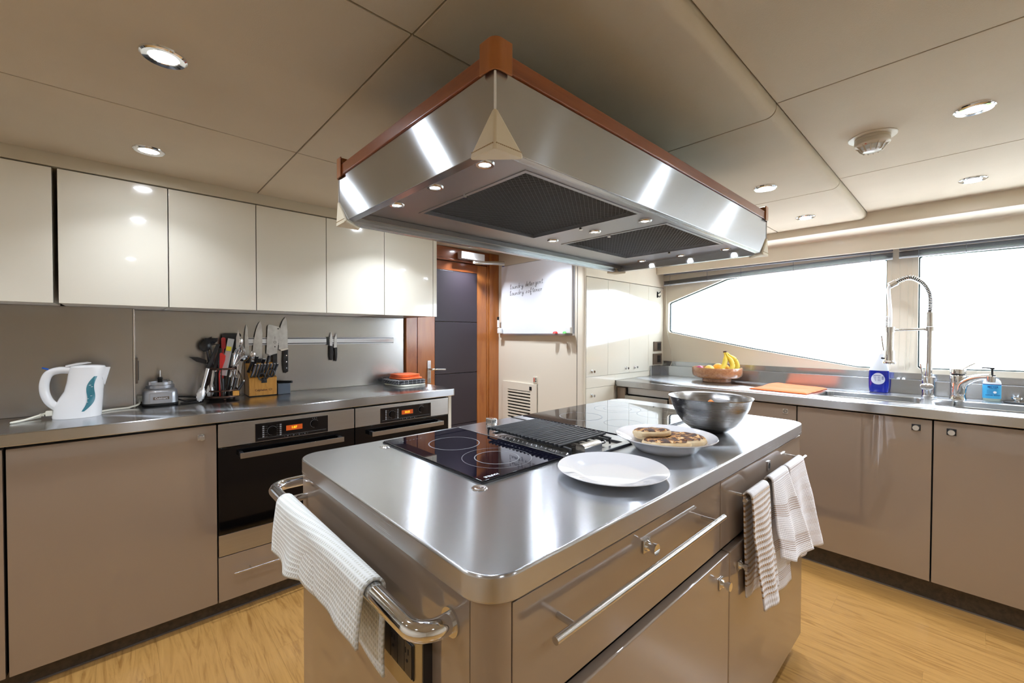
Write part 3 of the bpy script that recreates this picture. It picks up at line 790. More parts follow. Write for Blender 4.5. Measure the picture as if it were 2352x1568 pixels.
# ---- ceramic hobs
def ringmark(q, cx, cy, r, z, w=.0006):
    n = 72; A = []; B = []
    for k in range(n):
        a = 2 * PI * k / n
        A.append(q.bm.verts.new((cx + (r - w) * math.cos(a), cy + (r - w) * math.sin(a), z))); B.append(q.bm.verts.new((cx + (r + w) * math.cos(a), cy + (r + w) * math.sin(a), z)))
    for k in range(n): q.bm.faces.new((A[k], A[(k + 1) % n], B[(k + 1) % n], B[k]))
def hob(x0, x1, y0, y1, rings, lb):
    t = thing('ceramic_hob', lb, 'hob', ((x0 + x1) / 2, (y0 + y1) / 2, .9))
    MB().box(x0 - .002, x1 + .002, y0 - .002, y1 + .002, .9001, .9035, r=.0008).build('hob_seal', 'black_plastic', t)
    MB().box(x0, x1, y0, y1, .9036, .9075, r=.0012).build('glass_top', 'hob_glass', t)
    q = MB()
    for r in rings: ringmark(q, *r, .90765)
    q.build('cooking_zone_rings', 'grey_print', t, smooth=False)
    return t
t = hob(.593, .872, .738, 1.222, [(.738, 1.053, .076), (.738, 1.053, .0745), (.737, .855, .093), (.737, .855, .0585), (.737, .855, .0600)], 'black ceramic hob nearest the camera, two rings visible')
text('HAFELE', 'hob_lettering', .0125, 'white_print', t, (.632, .752, .9077), (-1, 0, 0), (0, -1, 0), depth=.0001, bold=.0004)
q = MB()
for k in range(7): q.box(.60 + k * .012 + .02, .606 + k * .012 + .02, 1.175, 1.176, .9076, .9077)
q.build('touch_marks', 'grey_print', t, smooth=False)
t = hob(1.205, 1.80, .745, 1.235, [(1.36, 1.06, .085), (1.36, 1.06, .083), (1.62, 1.06, .10), (1.62, 1.06, .06), (1.37, .87, .07), (1.63, .87, .085)], 'large black ceramic hob at the far end of the island beyond the grill')

# ---- grill between the hobs
t = thing('electric_grill', 'steel electric grill with black round bars between the two hobs', 'grill', (1.03, .97, .9))
plate('grill_surround', rrect(.880, 1.192, .700, 1.240, .004, 2), [rrect(.912, 1.135, .722, 1.085, .004, 2)], .9001, .9065, 'z', 'steel_top', t, bevel=.001)
plate('grill_seal', rrect(.8765, 1.1955, .6965, 1.2435, .004, 2), [rrect(.91, 1.14, .72, 1.09, .004, 2)], .9000, .9022, 'z', 'black_plastic', t)
MB().box(.912, 1.135, .722, 1.085, .9001, .9012).build('grill_tray', 'hood_rim', t, smooth=False)
q = MB()
for k in range(16):
    y = 1.045 - k * .0195
    a, b, c = [q.bm.verts.new(p) for p in ((.894, y + .007, .9067), (.894, y - .007, .9067), (.906, y, .9090))]
    d_ = q.bm.verts.new((.912, y, .9060)); q.bm.faces.new((a, b, c)); q.bm.faces.new((b, d_, c)); q.bm.faces.new((d_, a, c))
q.build('vent_louvres', 'chrome_soft', t, smooth=False)
for k in range(19):
    y = 1.058 - k * .01625
    MB().cyl((.880, y, .9300), (1.102, y, .9300), .0042, seg=12).build('grill_bar', 'black_metal', t)
for x in (.898, 1.085):
    MB().tube(cr([(x, 1.085, .907), (x, 1.083, .920), (x, 1.072, .9245), (x, .92, .9245), (x, .748, .9245), (x, .737, .920), (x, .735, .907)], 5), .0032, seg=8).build('grate_wire', 'black_metal', t)
q = MB()
for k in range(5):
    x = .93 + k * .038
    q.tube([(x, .755, .9120), (x, 1.06, .9120)], .0035, seg=8)
for k in range(4):
    x = .93 + k * .038; y = 1.06 if k % 2 == 0 else .755; s = 1 if k % 2 == 0 else -1
    q.tube([(x + .019 - .019 * math.cos(a), y + s * .012 * math.sin(a), .9120) for a in [PI * j / 6 for j in range(7)]], .0035, seg=8)
q.build('heating_element', 'hood_rim', t)
MB().prism([(.700 + .014, .9068), (.700 + .014, .922)] + [(.732 + .016 * math.cos(a) - .002, .922 + .010 * math.sin(a)) for a in [PI - PI * k / 8 for k in range(9)]] + [(.746, .9068)], 'x', .935, 1.015).build('terminal_cover', 'chrome_soft', t)
k_ = MB().box(.985, 1.012, 1.170, 1.208, .9065, .9300, r=.005, seg=3); k_.lathe([(0, .006), (.019, .006), (.021, .0)], (.998, 1.189, .9066), seg=28)
k_.build('control_knob', 'chrome_soft', t)
MB().box(1.140, 1.146, 1.10, 1.235, .9066, .9080).build('grill_slot', 'gap', t, smooth=False)

# ================================================================== EXTRACTOR HOOD
hd = thing('extractor_hood', 'large brushed steel extractor hood with wooden rim over the island', 'extractor hood', (1.15, .88, 1.548))
HX0, HX1, HY0, HY1 = .460, 1.838, .540, 1.222
plate('skirt', rrect(HX0, HX1, HY0, HY1, .002, 2), [rrect(HX0 + .022, HX1 - .022, HY0 + .022, HY1 - .022, .002, 2)], 1.548, 1.678, 'z', 'steel_face', hd, bevel=.0015)
MB().box(HX0 + .01, HX1 - .01, HY0 + .01, HY1 - .01, 1.678, 1.70).build('top_cover', 'black_plastic', hd, smooth=False)
F1 = (.622, 1.086, .632, 1.062); F2 = (1.228, 1.664, .632, 1.054)
plate('underside', [(HX0 + .022, HY0 + .022), (HX1 - .022, HY0 + .022), (HX1 - .022, HY1 - .022), (HX0 + .022, HY1 - .022)],
      [[(a, c), (b, c), (b, d_), (a, d_)] for a, b, c, d_ in (F1, F2)], 1.578, 1.582, 'z', 'hood_under', hd)
MB().box(HX0 + .024, HX1 - .024, HY1 - .050, HY1 - .0225, 1.560, 1.578, r=.002).build('inner_ledge', 'hood_rim', hd)
for (a, b, c, d_) in (F1, F2):
    f = plate('grease_filter', [(a, c), (b, c), (b, d_), (a, d_)], [[(a + .010, c + .010), (b - .010, c + .010), (b - .010, d_ - .010), (a + .010, d_ - .010)]], 1.5765, 1.590, 'z', 'hood_under', hd)
    MB().box(a + .009, b - .009, c + .009, d_ - .009, 1.588, 1.592).build('filter_backing', 'gap', f, smooth=False)
    q = MB(); n = int((b - a - .02) / .0088); mcell = int((d_ - c - .02) / .0062)
    for i in range(n):
        x = a + .010 + i * (b - a - .02) / n
        vs = []
        for j in range(mcell + 1):
            y = c + .010 + j * (d_ - c - .02) / mcell
            ox = (b - a - .02) / n if (j + i) % 2 else 0.
            vs.append((q.bm.verts.new((x + ox - .0005, y, 1.5785)), q.bm.verts.new((x + ox + .0005, y, 1.5780))))
        for A, B in zip(vs, vs[1:]): q.bm.faces.new((A[0], A[1], B[1], B[0]))
    m_ = q.build('filter_mesh', 'filter_wire', f, smooth=False); m_['kind'] = 'stuff'
    q = MB(); q.cyl((a + .004, (c + d_) / 2, 1.5778), (a + .004, (c + d_) / 2, 1.570), .006, seg=18); q.cyl((b - .004, (c + d_) / 2, 1.5778), (b - .004, (c + d_) / 2, 1.570), .006, seg=18)
    q.build('filter_catch', 'chrome', f)
# wooden rim and corner blocks
for (a, b, c, d_, mt_) in ((HX0 - .004, HX1 + .004, HY0 - .004, HY0 + .016, 'cherry_x'), (HX0 - .004, HX1 + .004, HY1 - .016, HY1 + .004, 'cherry_x'),
                         (HX0 - .004, HX0 + .016, HY0 + .0165, HY1 - .0165, 'cherry_y'), (HX1 - .016, HX1 + .004, HY0 + .0165, HY1 - .0165, 'cherry_y')):
    MB().box(a, b, c, d_, 1.679, 1.709, r=.003).build('rim_rail', mt_, hd)
for sx, X0 in ((1, HX0 - .008), (-1, HX1 + .008)):
    for sy, Y0 in ((1, HY0 - .008), (-1, HY1 + .008)):
        r_ = .016; L = .040
        pts = [(L, 0)] + [(r_ - r_ * math.sin(a), r_ - r_ * math.cos(a)) for a in [.5 * PI * k / 6 for k in range(7)]] + [(0, L), (.0035, L), (.0035, r_), (.006, .006), (r_, .0035), (L, .0035)]
        pts = [(X0 + sx * u, Y0 + sy * v) for u, v in pts]
        MB().prism(pts, 'z', 1.673, 1.727).build('rim_corner', 'cherry', hd, bevel=.0008)
        MB().box(min(X0 + sx * .004, X0 + sx * .038), max(X0 + sx * .004, X0 + sx * .038), min(Y0 + sy * .004, Y0 + sy * .038), max(Y0 + sy * .004, Y0 + sy * .038), 1.7095, 1.7265, r=.004).build('rim_corner', 'cherry', hd)
        cxx, cyy = X0 + sx * .008, Y0 + sy * .008
        MB().cyl((cxx, cyy, 1.60), (cxx, cyy, 1.672), .0022, seg=8).build('corner_strip', 'white_plastic', hd)
        # padded leather guard: convex hull of a three-sided cap
        t_ = bmesh.new(); o_ = .007
        P = [(-o_ * .5, -o_ * .5, 1.617), (-o_, -o_, 1.541), (-o_, .060, 1.541), (.060, -o_, 1.541), (.001, .001, 1.612), (.001, .063, 1.545), (.063, .001, 1.545), (-o_, .058, 1.550), (.058, -o_, 1.550), (-o_ * .9, -o_ * .9, 1.550)]
        vs = [t_.verts.new((cxx + sx * u, cyy + sy * v, z)) for u, v, z in P]
        r0 = bmesh.ops.convex_hull(t_, input=vs)
        bmesh.ops.delete(t_, geom=[v for v in t_.verts if not v.link_faces], context='VERTS')
        q = MB(); q.bm.free(); q.bm = t_
        cg = q.build('corner_guard', 'leather', hd, bevel=.0045, smooth=True, angle=60)
        q = MB()
        for k in range(14):
            u = -o_ + .004 + k * .0042
            q.box(*sorted((cxx + sx * u, cxx + sx * (u + .0026))), *sorted((cyy - sy * (o_ + .0008), cyy - sy * (o_ - .001))), 1.5506, 1.5520)
            q.box(*sorted((cxx - sx * (o_ + .0008), cxx - sx * (o_ - .001))), *sorted((cyy + sy * u, cyy + sy * (u + .0026))), 1.5506, 1.5520)
        q.build('stitching', 'stitch', cg)['kind'] = 'stuff'
MB().box(.70, 1.58, .775, 1.02, 1.7005, 1.8995).build('duct_box', 'black_plastic', hd, smooth=False)
for i, x in enumerate((.540, 1.157, 1.772)):
    for y in (.665, .848, 1.033):
        lp = MB().lathe([(.0115, -.0012), (.0125, -.004), (.0185, -.0045), (.0205, -.001), (.0205, .0)], (x, y, 1.578), seg=28).build('hood_lamp', 'chrome_soft', hd)
        MB().lathe([(0, -.0022), (.0120, -.0018)], (x, y, 1.578), seg=24).build('lamp_lens', 'hood_lamp_lens', lp)
        L = bpy.data.lights.new('hood_light', 'AREA'); L.shape = 'DISK'; L.size = .022; L.energy = HOODLAMP; L.spread = math.radians(150); L.color = (.83, .90, 1)
        o = bpy.data.objects.new('hood_light', L); COL.objects.link(o); o.location = (x, y, 1.5745); o.parent = None

# ================================================================== CEILING DOWNLIGHTS
DL = [(.083, 1.322, ZL, 'round chrome downlight, larger of the two above the left worktop'), (.083, 2.031, ZL, 'round chrome downlight just above the cream upper cabinets on the left'),
      (2.14, .635, ZL, 'round downlight behind the right end of the hood'), (2.827, .635, ZL, 'round downlight on the lower ceiling nearest the long window'),
      (1.935, .0, ZR, 'round downlight right of the smoke detector'), (2.80, .0, ZR, 'round downlight over the right window, at the picture edge'),
      (1.945, 2.552, ZL, 'small downlight in front of the door closer'), (1.10, 1.98, ZL, 'downlight hidden behind the hood near the cabinets'), (2.03, 1.95, ZL, 'downlight hidden behind the hood in front of the whiteboard'),
      (.083, -.70, ZR, 'downlight behind the camera, left row'), (1.0, -.70, ZR, 'downlight behind the camera, middle row'), (1.935, -.90, ZR, 'downlight right of the camera'),
      (-.85, 1.322, ZL, 'downlight left of the picture, near row'), (-.85, 2.031, ZL, 'downlight left of the picture, cabinet row'), (-.85, .3, ZR, 'downlight behind the camera over the aisle')]
for x, y, z, lb in DL:
    t = thing('downlight', lb, 'ceiling light', (x, y, z), group='round chrome ceiling downlights')
    s = .62 if y > 2.5 else 1.; pw = 1.7 if y > 2.5 else (.55 if (x, y) == (.083, 2.031) else (1.5 if x in (1.10, 2.03) else (1.1 if x > 1.9 else 1.)))
    MB().lathe([(.027 * s, -.001), (.030 * s, -.005), (.042 * s, -.0065), (.046 * s, -.004), (.047 * s, -.0002)], (x, y, z), seg=36).build('bezel', 'chrome', t)
    MB().lathe([(0, -.0035), (.0285 * s, -.003)], (x, y, z), seg=32).build('lens', 'lamp_lens', t)
    L = bpy.data.lights.new('downlight_lamp', 'AREA'); L.shape = 'DISK'; L.size = .052 * s; L.energy = LAMP * pw; L.spread = math.radians(115); L.color = (.83, .90, 1)
    o = bpy.data.objects.new('downlight_lamp', L); COL.objects.link(o); o.location = (x, y, z - .0075)
# smoke detector
t = thing('smoke_detector', 'cream smoke detector with ribbed dome on the raised ceiling', 'smoke detector', (1.952, .243, ZR))
MB().lathe([(0, -.003), (.066, -.003), (.068, -.0015), (.068, -.0002)], (1.952, .243, ZR), seg=48).build('ceiling_ring', 'detector', t)
MB().lathe([(0, -.003), (.050, -.003), (.050, -.012), (.0492, -.0125), (.0492, -.0135), (.050, -.014), (.050, -.026), (.046, -.031), (.040, -.033), (.034, -.034)], (1.952, .243, ZR), seg=48).build('detector_body', 'detector', t)
MB().lathe([(.034, -.033), (.030, -.046), (.024, -.050), (0, -.051)], (1.952, .243, ZR), seg=32).build('detector_dome', 'detector_lens', t)
for k in range(12):
    a = 2 * PI * k / 12
    c, s_ = math.cos(a), math.sin(a)
    MB().tube([(1.952 + c * .045, .243 + s_ * .045, ZR - .029), (1.952 + c * .037, .243 + s_ * .037, ZR - .037), (1.952 + c * .032, .243 + s_ * .032, ZR - .046), (1.952 + c * .026, .243 + s_ * .026, ZR - .051)], [(.0014, .003)] * 4, seg=6, flat=(-s_, c, 0)).build('detector_rib', 'detector', t)
MB().ball((1.952 - .040, .243 + .012, ZR - .031), .004, 1, 1, .5, 12).build('detector_light', 'red_tag', t)

# ================================================================== WHITEBOARD AND FRONT WALL
wb = thing('whiteboard', 'white magnetic board with two handwritten lines, beside the dark door', 'whiteboard', (2.3150, 2.26, 1.51))
MB().box(2.3030, 2.3220, 1.880, 2.620, 1.245, 1.790, r=.002).build('board', 'whiteboard', wb)
MB().box(2.3240, 2.3230, 1.868, 1.8805, 1.232, 1.792, r=.002).build('board_edge', 'aluminium', wb)
MB().box(2.3240, 2.3230, 2.6195, 2.632, 1.232, 1.792, r=.002).build('board_edge', 'aluminium', wb)
MB().box(2.3240, 2.3230, 1.868, 2.632, 1.7895, 1.798, r=.002).build('board_edge', 'aluminium', wb)
MB().box(2.3000, 2.3230, 1.868, 2.632, 1.230, 1.2455, r=.003).build('pen_tray', 'aluminium', wb)
MB().box(2.2700, 2.2985, 1.866, 1.905, 1.2455, 1.290, r=.006).build('tray_end', 'white_plastic', wb)
MB().box(2.2700, 2.2985, 2.595, 2.634, 1.2455, 1.290, r=.006).build('tray_end', 'white_plastic', wb)
MB().box(2.3220, 2.3245, 2.605, 2.636, 1.770, 1.800, r=.002).build('blue_corner', 'blue_corner', wb)
# handwriting: pen strokes, letter by letter
GL = {'l': [[(0, .0), (.1, .5), (.25, 1.), (.12, 1.), (.08, .3), (.2, 0), (.4, .1)]],
      'a': [[(.5, .42), (.25, .5), (.05, .25), (.2, 0), (.42, .2), (.5, .45), (.5, .1), (.65, .05)]],
      'u': [[(.05, .45), (.05, .1), (.2, 0), (.4, .15), (.45, .45), (.45, .08), (.6, .05)]],
      'n': [[(.05, .42), (.1, .45), (.08, 0), (.15, .3), (.32, .46), (.42, .35), (.42, .05), (.58, .06)]],
      'd': [[(.45, .4), (.2, .48), (.05, .2), (.2, 0), (.42, .2), (.55, 1.05), (.48, .3), (.52, .02), (.65, .08)]],
      'r': [[(.05, .4), (.12, .46), (.1, 0), (.15, .3), (.3, .46), (.42, .4)]],
      'y': [[(.05, .45), (.08, .15), (.25, .05), (.42, .3), (.45, .45), (.42, -.2), (.25, -.5), (.1, -.35), (.35, -.05), (.6, .1)]],
      'e': [[(.05, .2), (.35, .28), (.35, .45), (.15, .45), (.05, .2), (.2, 0), (.5, .1)]],
      't': [[(.3, .95), (.22, .3), (.3, 0), (.48, .08)], [(.05, .62), (.5, .68)]],
      'g': [[(.48, .42), (.22, .48), (.08, .22), (.25, .05), (.45, .25), (.5, .45), (.42, -.3), (.2, -.5), (.12, -.3), (.4, -.02), (.6, .1)]],
      's': [[(.05, .05), (.25, .35), (.3, .5), (.3, .3), (.35, .1), (.2, 0), (.1, .06)]],
      'o': [[(.3, .45), (.08, .3), (.15, .02), (.38, .08), (.42, .35), (.28, .45), (.55, .42)]],
      'f': [[(.1, .1), (.35, .7), (.4, 1.), (.25, .9), (.22, .2), (.2, -.5), (.35, -.3), (.15, .1), (.5, .15)]]}
def handwriting(s, y0, z0, h, slope, adv):
    q = MB(); cx = 0
    for ch in s:
        if ch == ' ': cx += .55; continue
        for st in GL[ch]:
            pts = [(2.3025, y0 - (cx + u) * h * adv, z0 + v * h + slope * (cx + u) * h * adv) for u, v in st]
            q.tube(cr(pts, 4), .0011, seg=5)
        cx += .60 if ch not in 'lt' else .46
    o = q.build('handwriting', 'black_metal', wb, smooth=False)
    o['kind'] = 'stuff'
handwriting('laundry detergent', 2.510, 1.598, .036, .06, 1.02)
handwriting('laundry softener', 2.512, 1.548, .036, .045, 1.07)
for y, c, lb in ((2.016, 'red_plastic', 'small red magnet on the whiteboard pen tray'), (1.925, 'green_plastic', 'small green magnet at the right end of the pen tray')):
    tag(MB().lathe([(0, .016), (.010, .014), (.017, .006), (.018, 0)], (2.2870, y, 1.2456), seg=20).build('magnet', c), lb, 'magnet', 'magnets on the pen tray')
t = thing('marker_pen', 'black and white marker clipped to the left edge of the whiteboard', 'marker', (2.2850, 2.66, 1.30))
MB().cyl((2.2870, 2.640, 1.295), (2.2870, 2.640, 1.355), .008).build('pen_barrel', 'white_plastic', t)
MB().cyl((2.2870, 2.640, 1.3555), (2.2870, 2.640, 1.382), .0085).build('pen_cap', 'black_plastic', t)
MB().cyl((2.2870, 2.640, 1.2925), (2.2870, 2.640, 1.2948), .0085).build('pen_end', 'black_plastic', t)
# ventilated access panel
vp = thing('vent_panel', 'cream louvred access panel low on the wall below the whiteboard', 'vent', (2.3230, 2.42, .3))
plate('panel_frame', [(2.228, .10), (2.611, .10), (2.611, .858), (2.228, .858)], [[(2.292, .33), (2.551, .33), (2.551, .797), (2.292, .797)]], 2.313, 2.3235, 'x', 'cream_wall', vp, bevel=.001)
MB().box(2.3225, 2.3245, 2.29, 2.553, .328, .799).build('vent_backing', 'gap', vp, smooth=False)
for k in range(19):
    z = .785 - k * .0245
    MB().prism([(2.2885, z - .0045), (2.2885, z + .0065), (2.2965, z + .0105), (2.2965, z - .0005)], 'y', 2.291, 2.552).build('vent_slat', 'cream_wall', vp) if False else \
        MB().box(2.3138, 2.3215, 2.291, 2.552, z - .0065, z + .0065, r=.0015).build('vent_slat', 'cream_wall', vp)
MB().box(2.3105, 2.3128, 2.275, 2.300, .808, .836, r=.001).build('lock', 'black_metal', vp)
t = thing('wall_indicator', 'tiny cream plate with red lever above the louvred panel', 'switch', (2.3230, 2.25, .89))
MB().box(2.3190, 2.3245, 2.226, 2.268, .868, .915, r=.001).build('indicator_plate', 'detector', t)
MB().box(2.3150, 2.3189, 2.249, 2.259, .876, .907, r=.001).build('lever', 'red_tag', t)
q = MB().box(2.3182, 2.3189, 2.233, 2.243, .894, .906); q.box(2.3182, 2.3189, 2.233, 2.243, .876, .888); q.build('indicator_marks', 'gap', t)['kind'] = 'stuff'
MB().box(2.3235, 2.3250, 2.224, 2.2268, .0, .862).build('trim_8', 'gap', kind='structure', smooth=False)

# ================================================================== WINDOW BLINDS
def blind(y0, y1, za, zb, lb, strands):
    """za, zb = height of the slat pack at y0 (far) and y1 (near)"""
    t = thing('venetian_blind', lb, 'blind', (3.38, (y0 + y1) / 2, 1.74), group='drawn-up venetian blinds')
    MB().box(3.365, 3.395, y1, y0, 1.738, 1.755, r=.002).build('head_rail', 'blind', t)
    n = 12
    for k in range(7):
        q = MB(); vs = []
        for i in range(n + 1):
            u = i / n; y = lerp(y0, y1, u); z = lerp(za, zb, u) - .006 * math.sin(PI * u) * 0 + k * .0042
            vs.append([q.bm.verts.new((3.368 + dx, y, z + dz)) for dx, dz in ((0, 0), (.012, .002), (.024, 0), (.012, -.001))])
        for A, B in zip(vs, vs[1:]):
            for j in range(4): q.bm.faces.new((A[j], A[(j + 1) % 4], B[(j + 1) % 4], B[j]))
        q.build('blind_slat', 'blind', t)
    q = MB().tube([(3.380, y0, za - .008), (3.380, y1, zb - .008)], [(.012, .006)] * 2, seg=10, flat=(1, 0, 0)); q.build('bottom_rail', 'blind_light', t)
    for s in strands:
        y = lerp(y0, y1, s); z = lerp(za, zb, s)
        MB().tube([(3.366, y, 1.738), (3.366, y, z - .016), (3.395, y, z - .016)], .0012, seg=6).build('ladder_cord', 'blind', t)
blind(1.76, .318, 1.662, 1.704, 'drawn-up grey venetian blind over the long slanted window', (.04, .25, .42, .65, .93))
blind(.290, -1.40, 1.704, 1.704, 'drawn-up grey venetian blind over the right-hand window', (.05, .16, .4, .8))
MB().tube(cr([(3.40, 1.752, 1.66), (3.405, 1.745, 1.3), (3.41, 1.70, 1.05), (3.355, 1.69, .97)], 6), .0016, seg=6).build('pull_cord', 'cord_white')
tag(bpy.data.objects['pull_cord'], 'thin blind cord hanging in the corner beside the cream cupboard', 'cord')
for i, y in enumerate((.33, .29, .255, .235)):
    o = MB().tube(cr([(3.424, y, 1.70), (3.425, y - .004, 1.35), (3.424, y + .006 * (i - 1), 1.03)], 6), .0010, seg=6).build('pull_cord', 'cord_white')
    tag(o, ('leftmost', 'second', 'third', 'rightmost')[i] + ' thin blind cord from the left on the cream pillar between the windows', 'cord', 'blind cords on the pillar')
for y in (.285, .262):
    o = MB().lathe([(0, .012), (.006, .010), (.008, 0)], (3.39, y, .9787), seg=14).build('cord_toggle', 'white_plastic')
    tag(o, ('left' if y > .27 else 'right') + ' one of two tiny white cord ends on the steel ledge', 'toggle', 'cord ends on the ledge')

# ================================================================== TEA TOWELS
RAILZ = .795
def drape(t, y0, y1, xc, r, lf, lb, name, mt, flare=0., seed=0, nv=44, nu=36):
    """towel over a bar running along y; lf(u), lb(u) = hanging length front (-x) and back (+x)"""
    def f(u, v):
        y = lerp(y0, y1, u); F = lf(u); B = lb(u); arc = PI * r; T = F + arc + B
        s = v * T
        wv = noise.noise(Vector((u * 5 + seed, s * 6, seed)))
        if s < F:
            k = (F - s); x = xc - r - k * .10 + .012 * wv * k / .12 * 2 + flare * k * math.sin(u * 9 + seed) ; z = RAILZ - k * .99
            return (x, y + .02 * k / .12 * noise.noise(Vector((u * 3, k * 8, seed + 4))), z)
        if s < F + arc:
            a = (s - F) / r; return (xc - r * math.cos(a), y, RAILZ + r * math.sin(a))
        k = s - F - arc; x = min(xc + r + .006 * wv * k / .1 - k * .02, .362)
        return (x, y - .03 * k * (u), RAILZ - k)
    return sheet(name, mt, t, f, nu, nv, abs(y1 - y0), .30, thick=.005)
t = thing('tea_towel', 'white waffle-weave towel over the thick chrome rail at the island end', 'towel', (.30, .95, .65))
drape(t, 1.212, .688, .315, .0205, lambda u: lerp(.118, .082, u) + .006 * math.sin(u * 7), lambda u: lerp(.12, .155, u), 'towel_cloth', 'waffle_cloth', flare=.03, seed=3)
# second, inner layer of the folded towel
def inner(u, v):
    y = lerp(1.19, .692, u); k = v * (.095 if u < .9 else .085)
    return (.3145 - .0165 - .0015 - k * .055 + .006 * math.sin(u * 11) * v, y, RAILZ - .004 - k)
sheet('towel_fold', 'waffle_cloth', t, inner, 30, 14, .5, .1, thick=.004)

def quad_sheet(name, mt, t, TL, TR, BR, BL, folds, amp, su, sv, nu=30, nv=40, seed=0, hem=0.):
    TL, TR, BR, BL = map(Vector, (TL, TR, BR, BL))
    def f(u, v):
        p = TL.lerp(TR, u).lerp(BL.lerp(BR, u), v)
        a = amp * min(1, v * 3) * (.5 + v * .5)
        p = p + Vector((0, 1, 0)) * (a * math.sin(u * folds * PI + .5 + .8 * v + seed) + .5 * a * noise.noise(Vector((u * 4, v * 4, seed))))
        p.z += hem * math.sin(u * PI) * v
        return p
    return sheet(name, mt, t, f, nu, nv, su, sv, thick=.004, flip=True)
def over_bar(name, mt, t, xa, xb, fa, fb, zt, su):
    """the short run of cloth over the thin rail (bar along x at y=.410)"""
    def f(u, v):
        a = PI * v; y = .410 - fa * math.cos(a); z = zt + fb * math.sin(a)
        return (lerp(xa, xb, u), y, z)
    return sheet(name, mt, t, f, 12, 10, su, .04, thick=.004)
t = thing('tea_towel', 'white towel with dense brown dashes, nearest of the three on the island rail', 'towel', (1.34, .40, .48))
quad_sheet('towel_cloth', 'dash_cloth', t, (1.262, .398, .792), (1.405, .398, .792), (1.425, .368, .495), (1.292, .364, .478), 2.2, .010, .16, .32, seed=.4)
over_bar('towel_top', 'dash_cloth', t, 1.262, 1.405, .0115, .013, .790, .15)
quad_sheet('towel_back', 'dash_cloth', t, (1.275, .4225, .792), (1.41, .4225, .792), (1.46, .4235, .47), (1.305, .424, .487), 3, .002, .16, .32, seed=2)
t = thing('tea_towel', 'white terry towel with brown striped bands, middle one on the island rail', 'towel', (1.55, .40, .45))
quad_sheet('towel_cloth', 'band_cloth', t, (1.440, .398, .793), (1.600, .398, .793), (1.755, .366, .498), (1.440, .364, .573), 2.6, .011, .22, .26, seed=1.2, hem=-.02)
over_bar('towel_top', 'band_cloth', t, 1.440, 1.600, .0120, .016, .790, .18)
quad_sheet('towel_back', 'band_cloth', t, (1.45, .4225, .792), (1.61, .4225, .792), (1.765, .4235, .36), (1.575, .424, .385), 2, .002, .2, .40, seed=.3)
t = thing('tea_towel', 'plain thin white towel with faint bands, farthest on the island rail', 'towel', (1.75, .40, .42))
quad_sheet('towel_cloth', 'soft_cloth', t, (1.615, .399, .793), (1.790, .399, .793), (2.000, .385, .425), (1.715, .394, .470), 2.4, .008, .22, .36, seed=2.2)
over_bar('towel_top', 'soft_cloth', t, 1.615, 1.790, .0115, .014, .790, .18)
quad_sheet('towel_back', 'soft_cloth', t, (1.63, .4225, .792), (1.79, .4225, .792), (1.86, .4235, .425), (1.67, .4235, .44), 2, .002, .2, .36, seed=.7)

# ================================================================== ON THE ISLAND
def plate_thing(name, lb, cx, cy, prof, cat='plate'):
    o = MB().lathe(prof, (cx, cy, .9003), seg=72).build(name, 'white_china', angle=60)
    return tag(o, lb, cat)
plate_thing('dinner_plate', 'empty white round plate on the near half of the island', .862, .577,
            [(0, .004), (.070, .004), (.082, .006), (.092, .010), (.124, .0185), (.129, .0200), (.1302, .0188), (.124, .0155), (.094, .0068), (.080, .0020), (.078, 0), (.072, 0), (.070, .0022), (0, .0022)])
plate_thing('serving_plate', 'deep white plate holding the browned wraps', 1.172, .603,
            [(0, .006), (.068, .006), (.080, .009), (.096, .020), (.118, .034), (.134, .0420), (.1405, .0445), (.1412, .0420), (.134, .0380), (.116, .0290), (.098, .0150), (.088, .0060), (.080, .0030), (.078, 0), (.071, 0), (.069, .003), (0, .003)])
RV = Vector((.734, -.679, 0)); DV = Vector((.679, .734, 0))
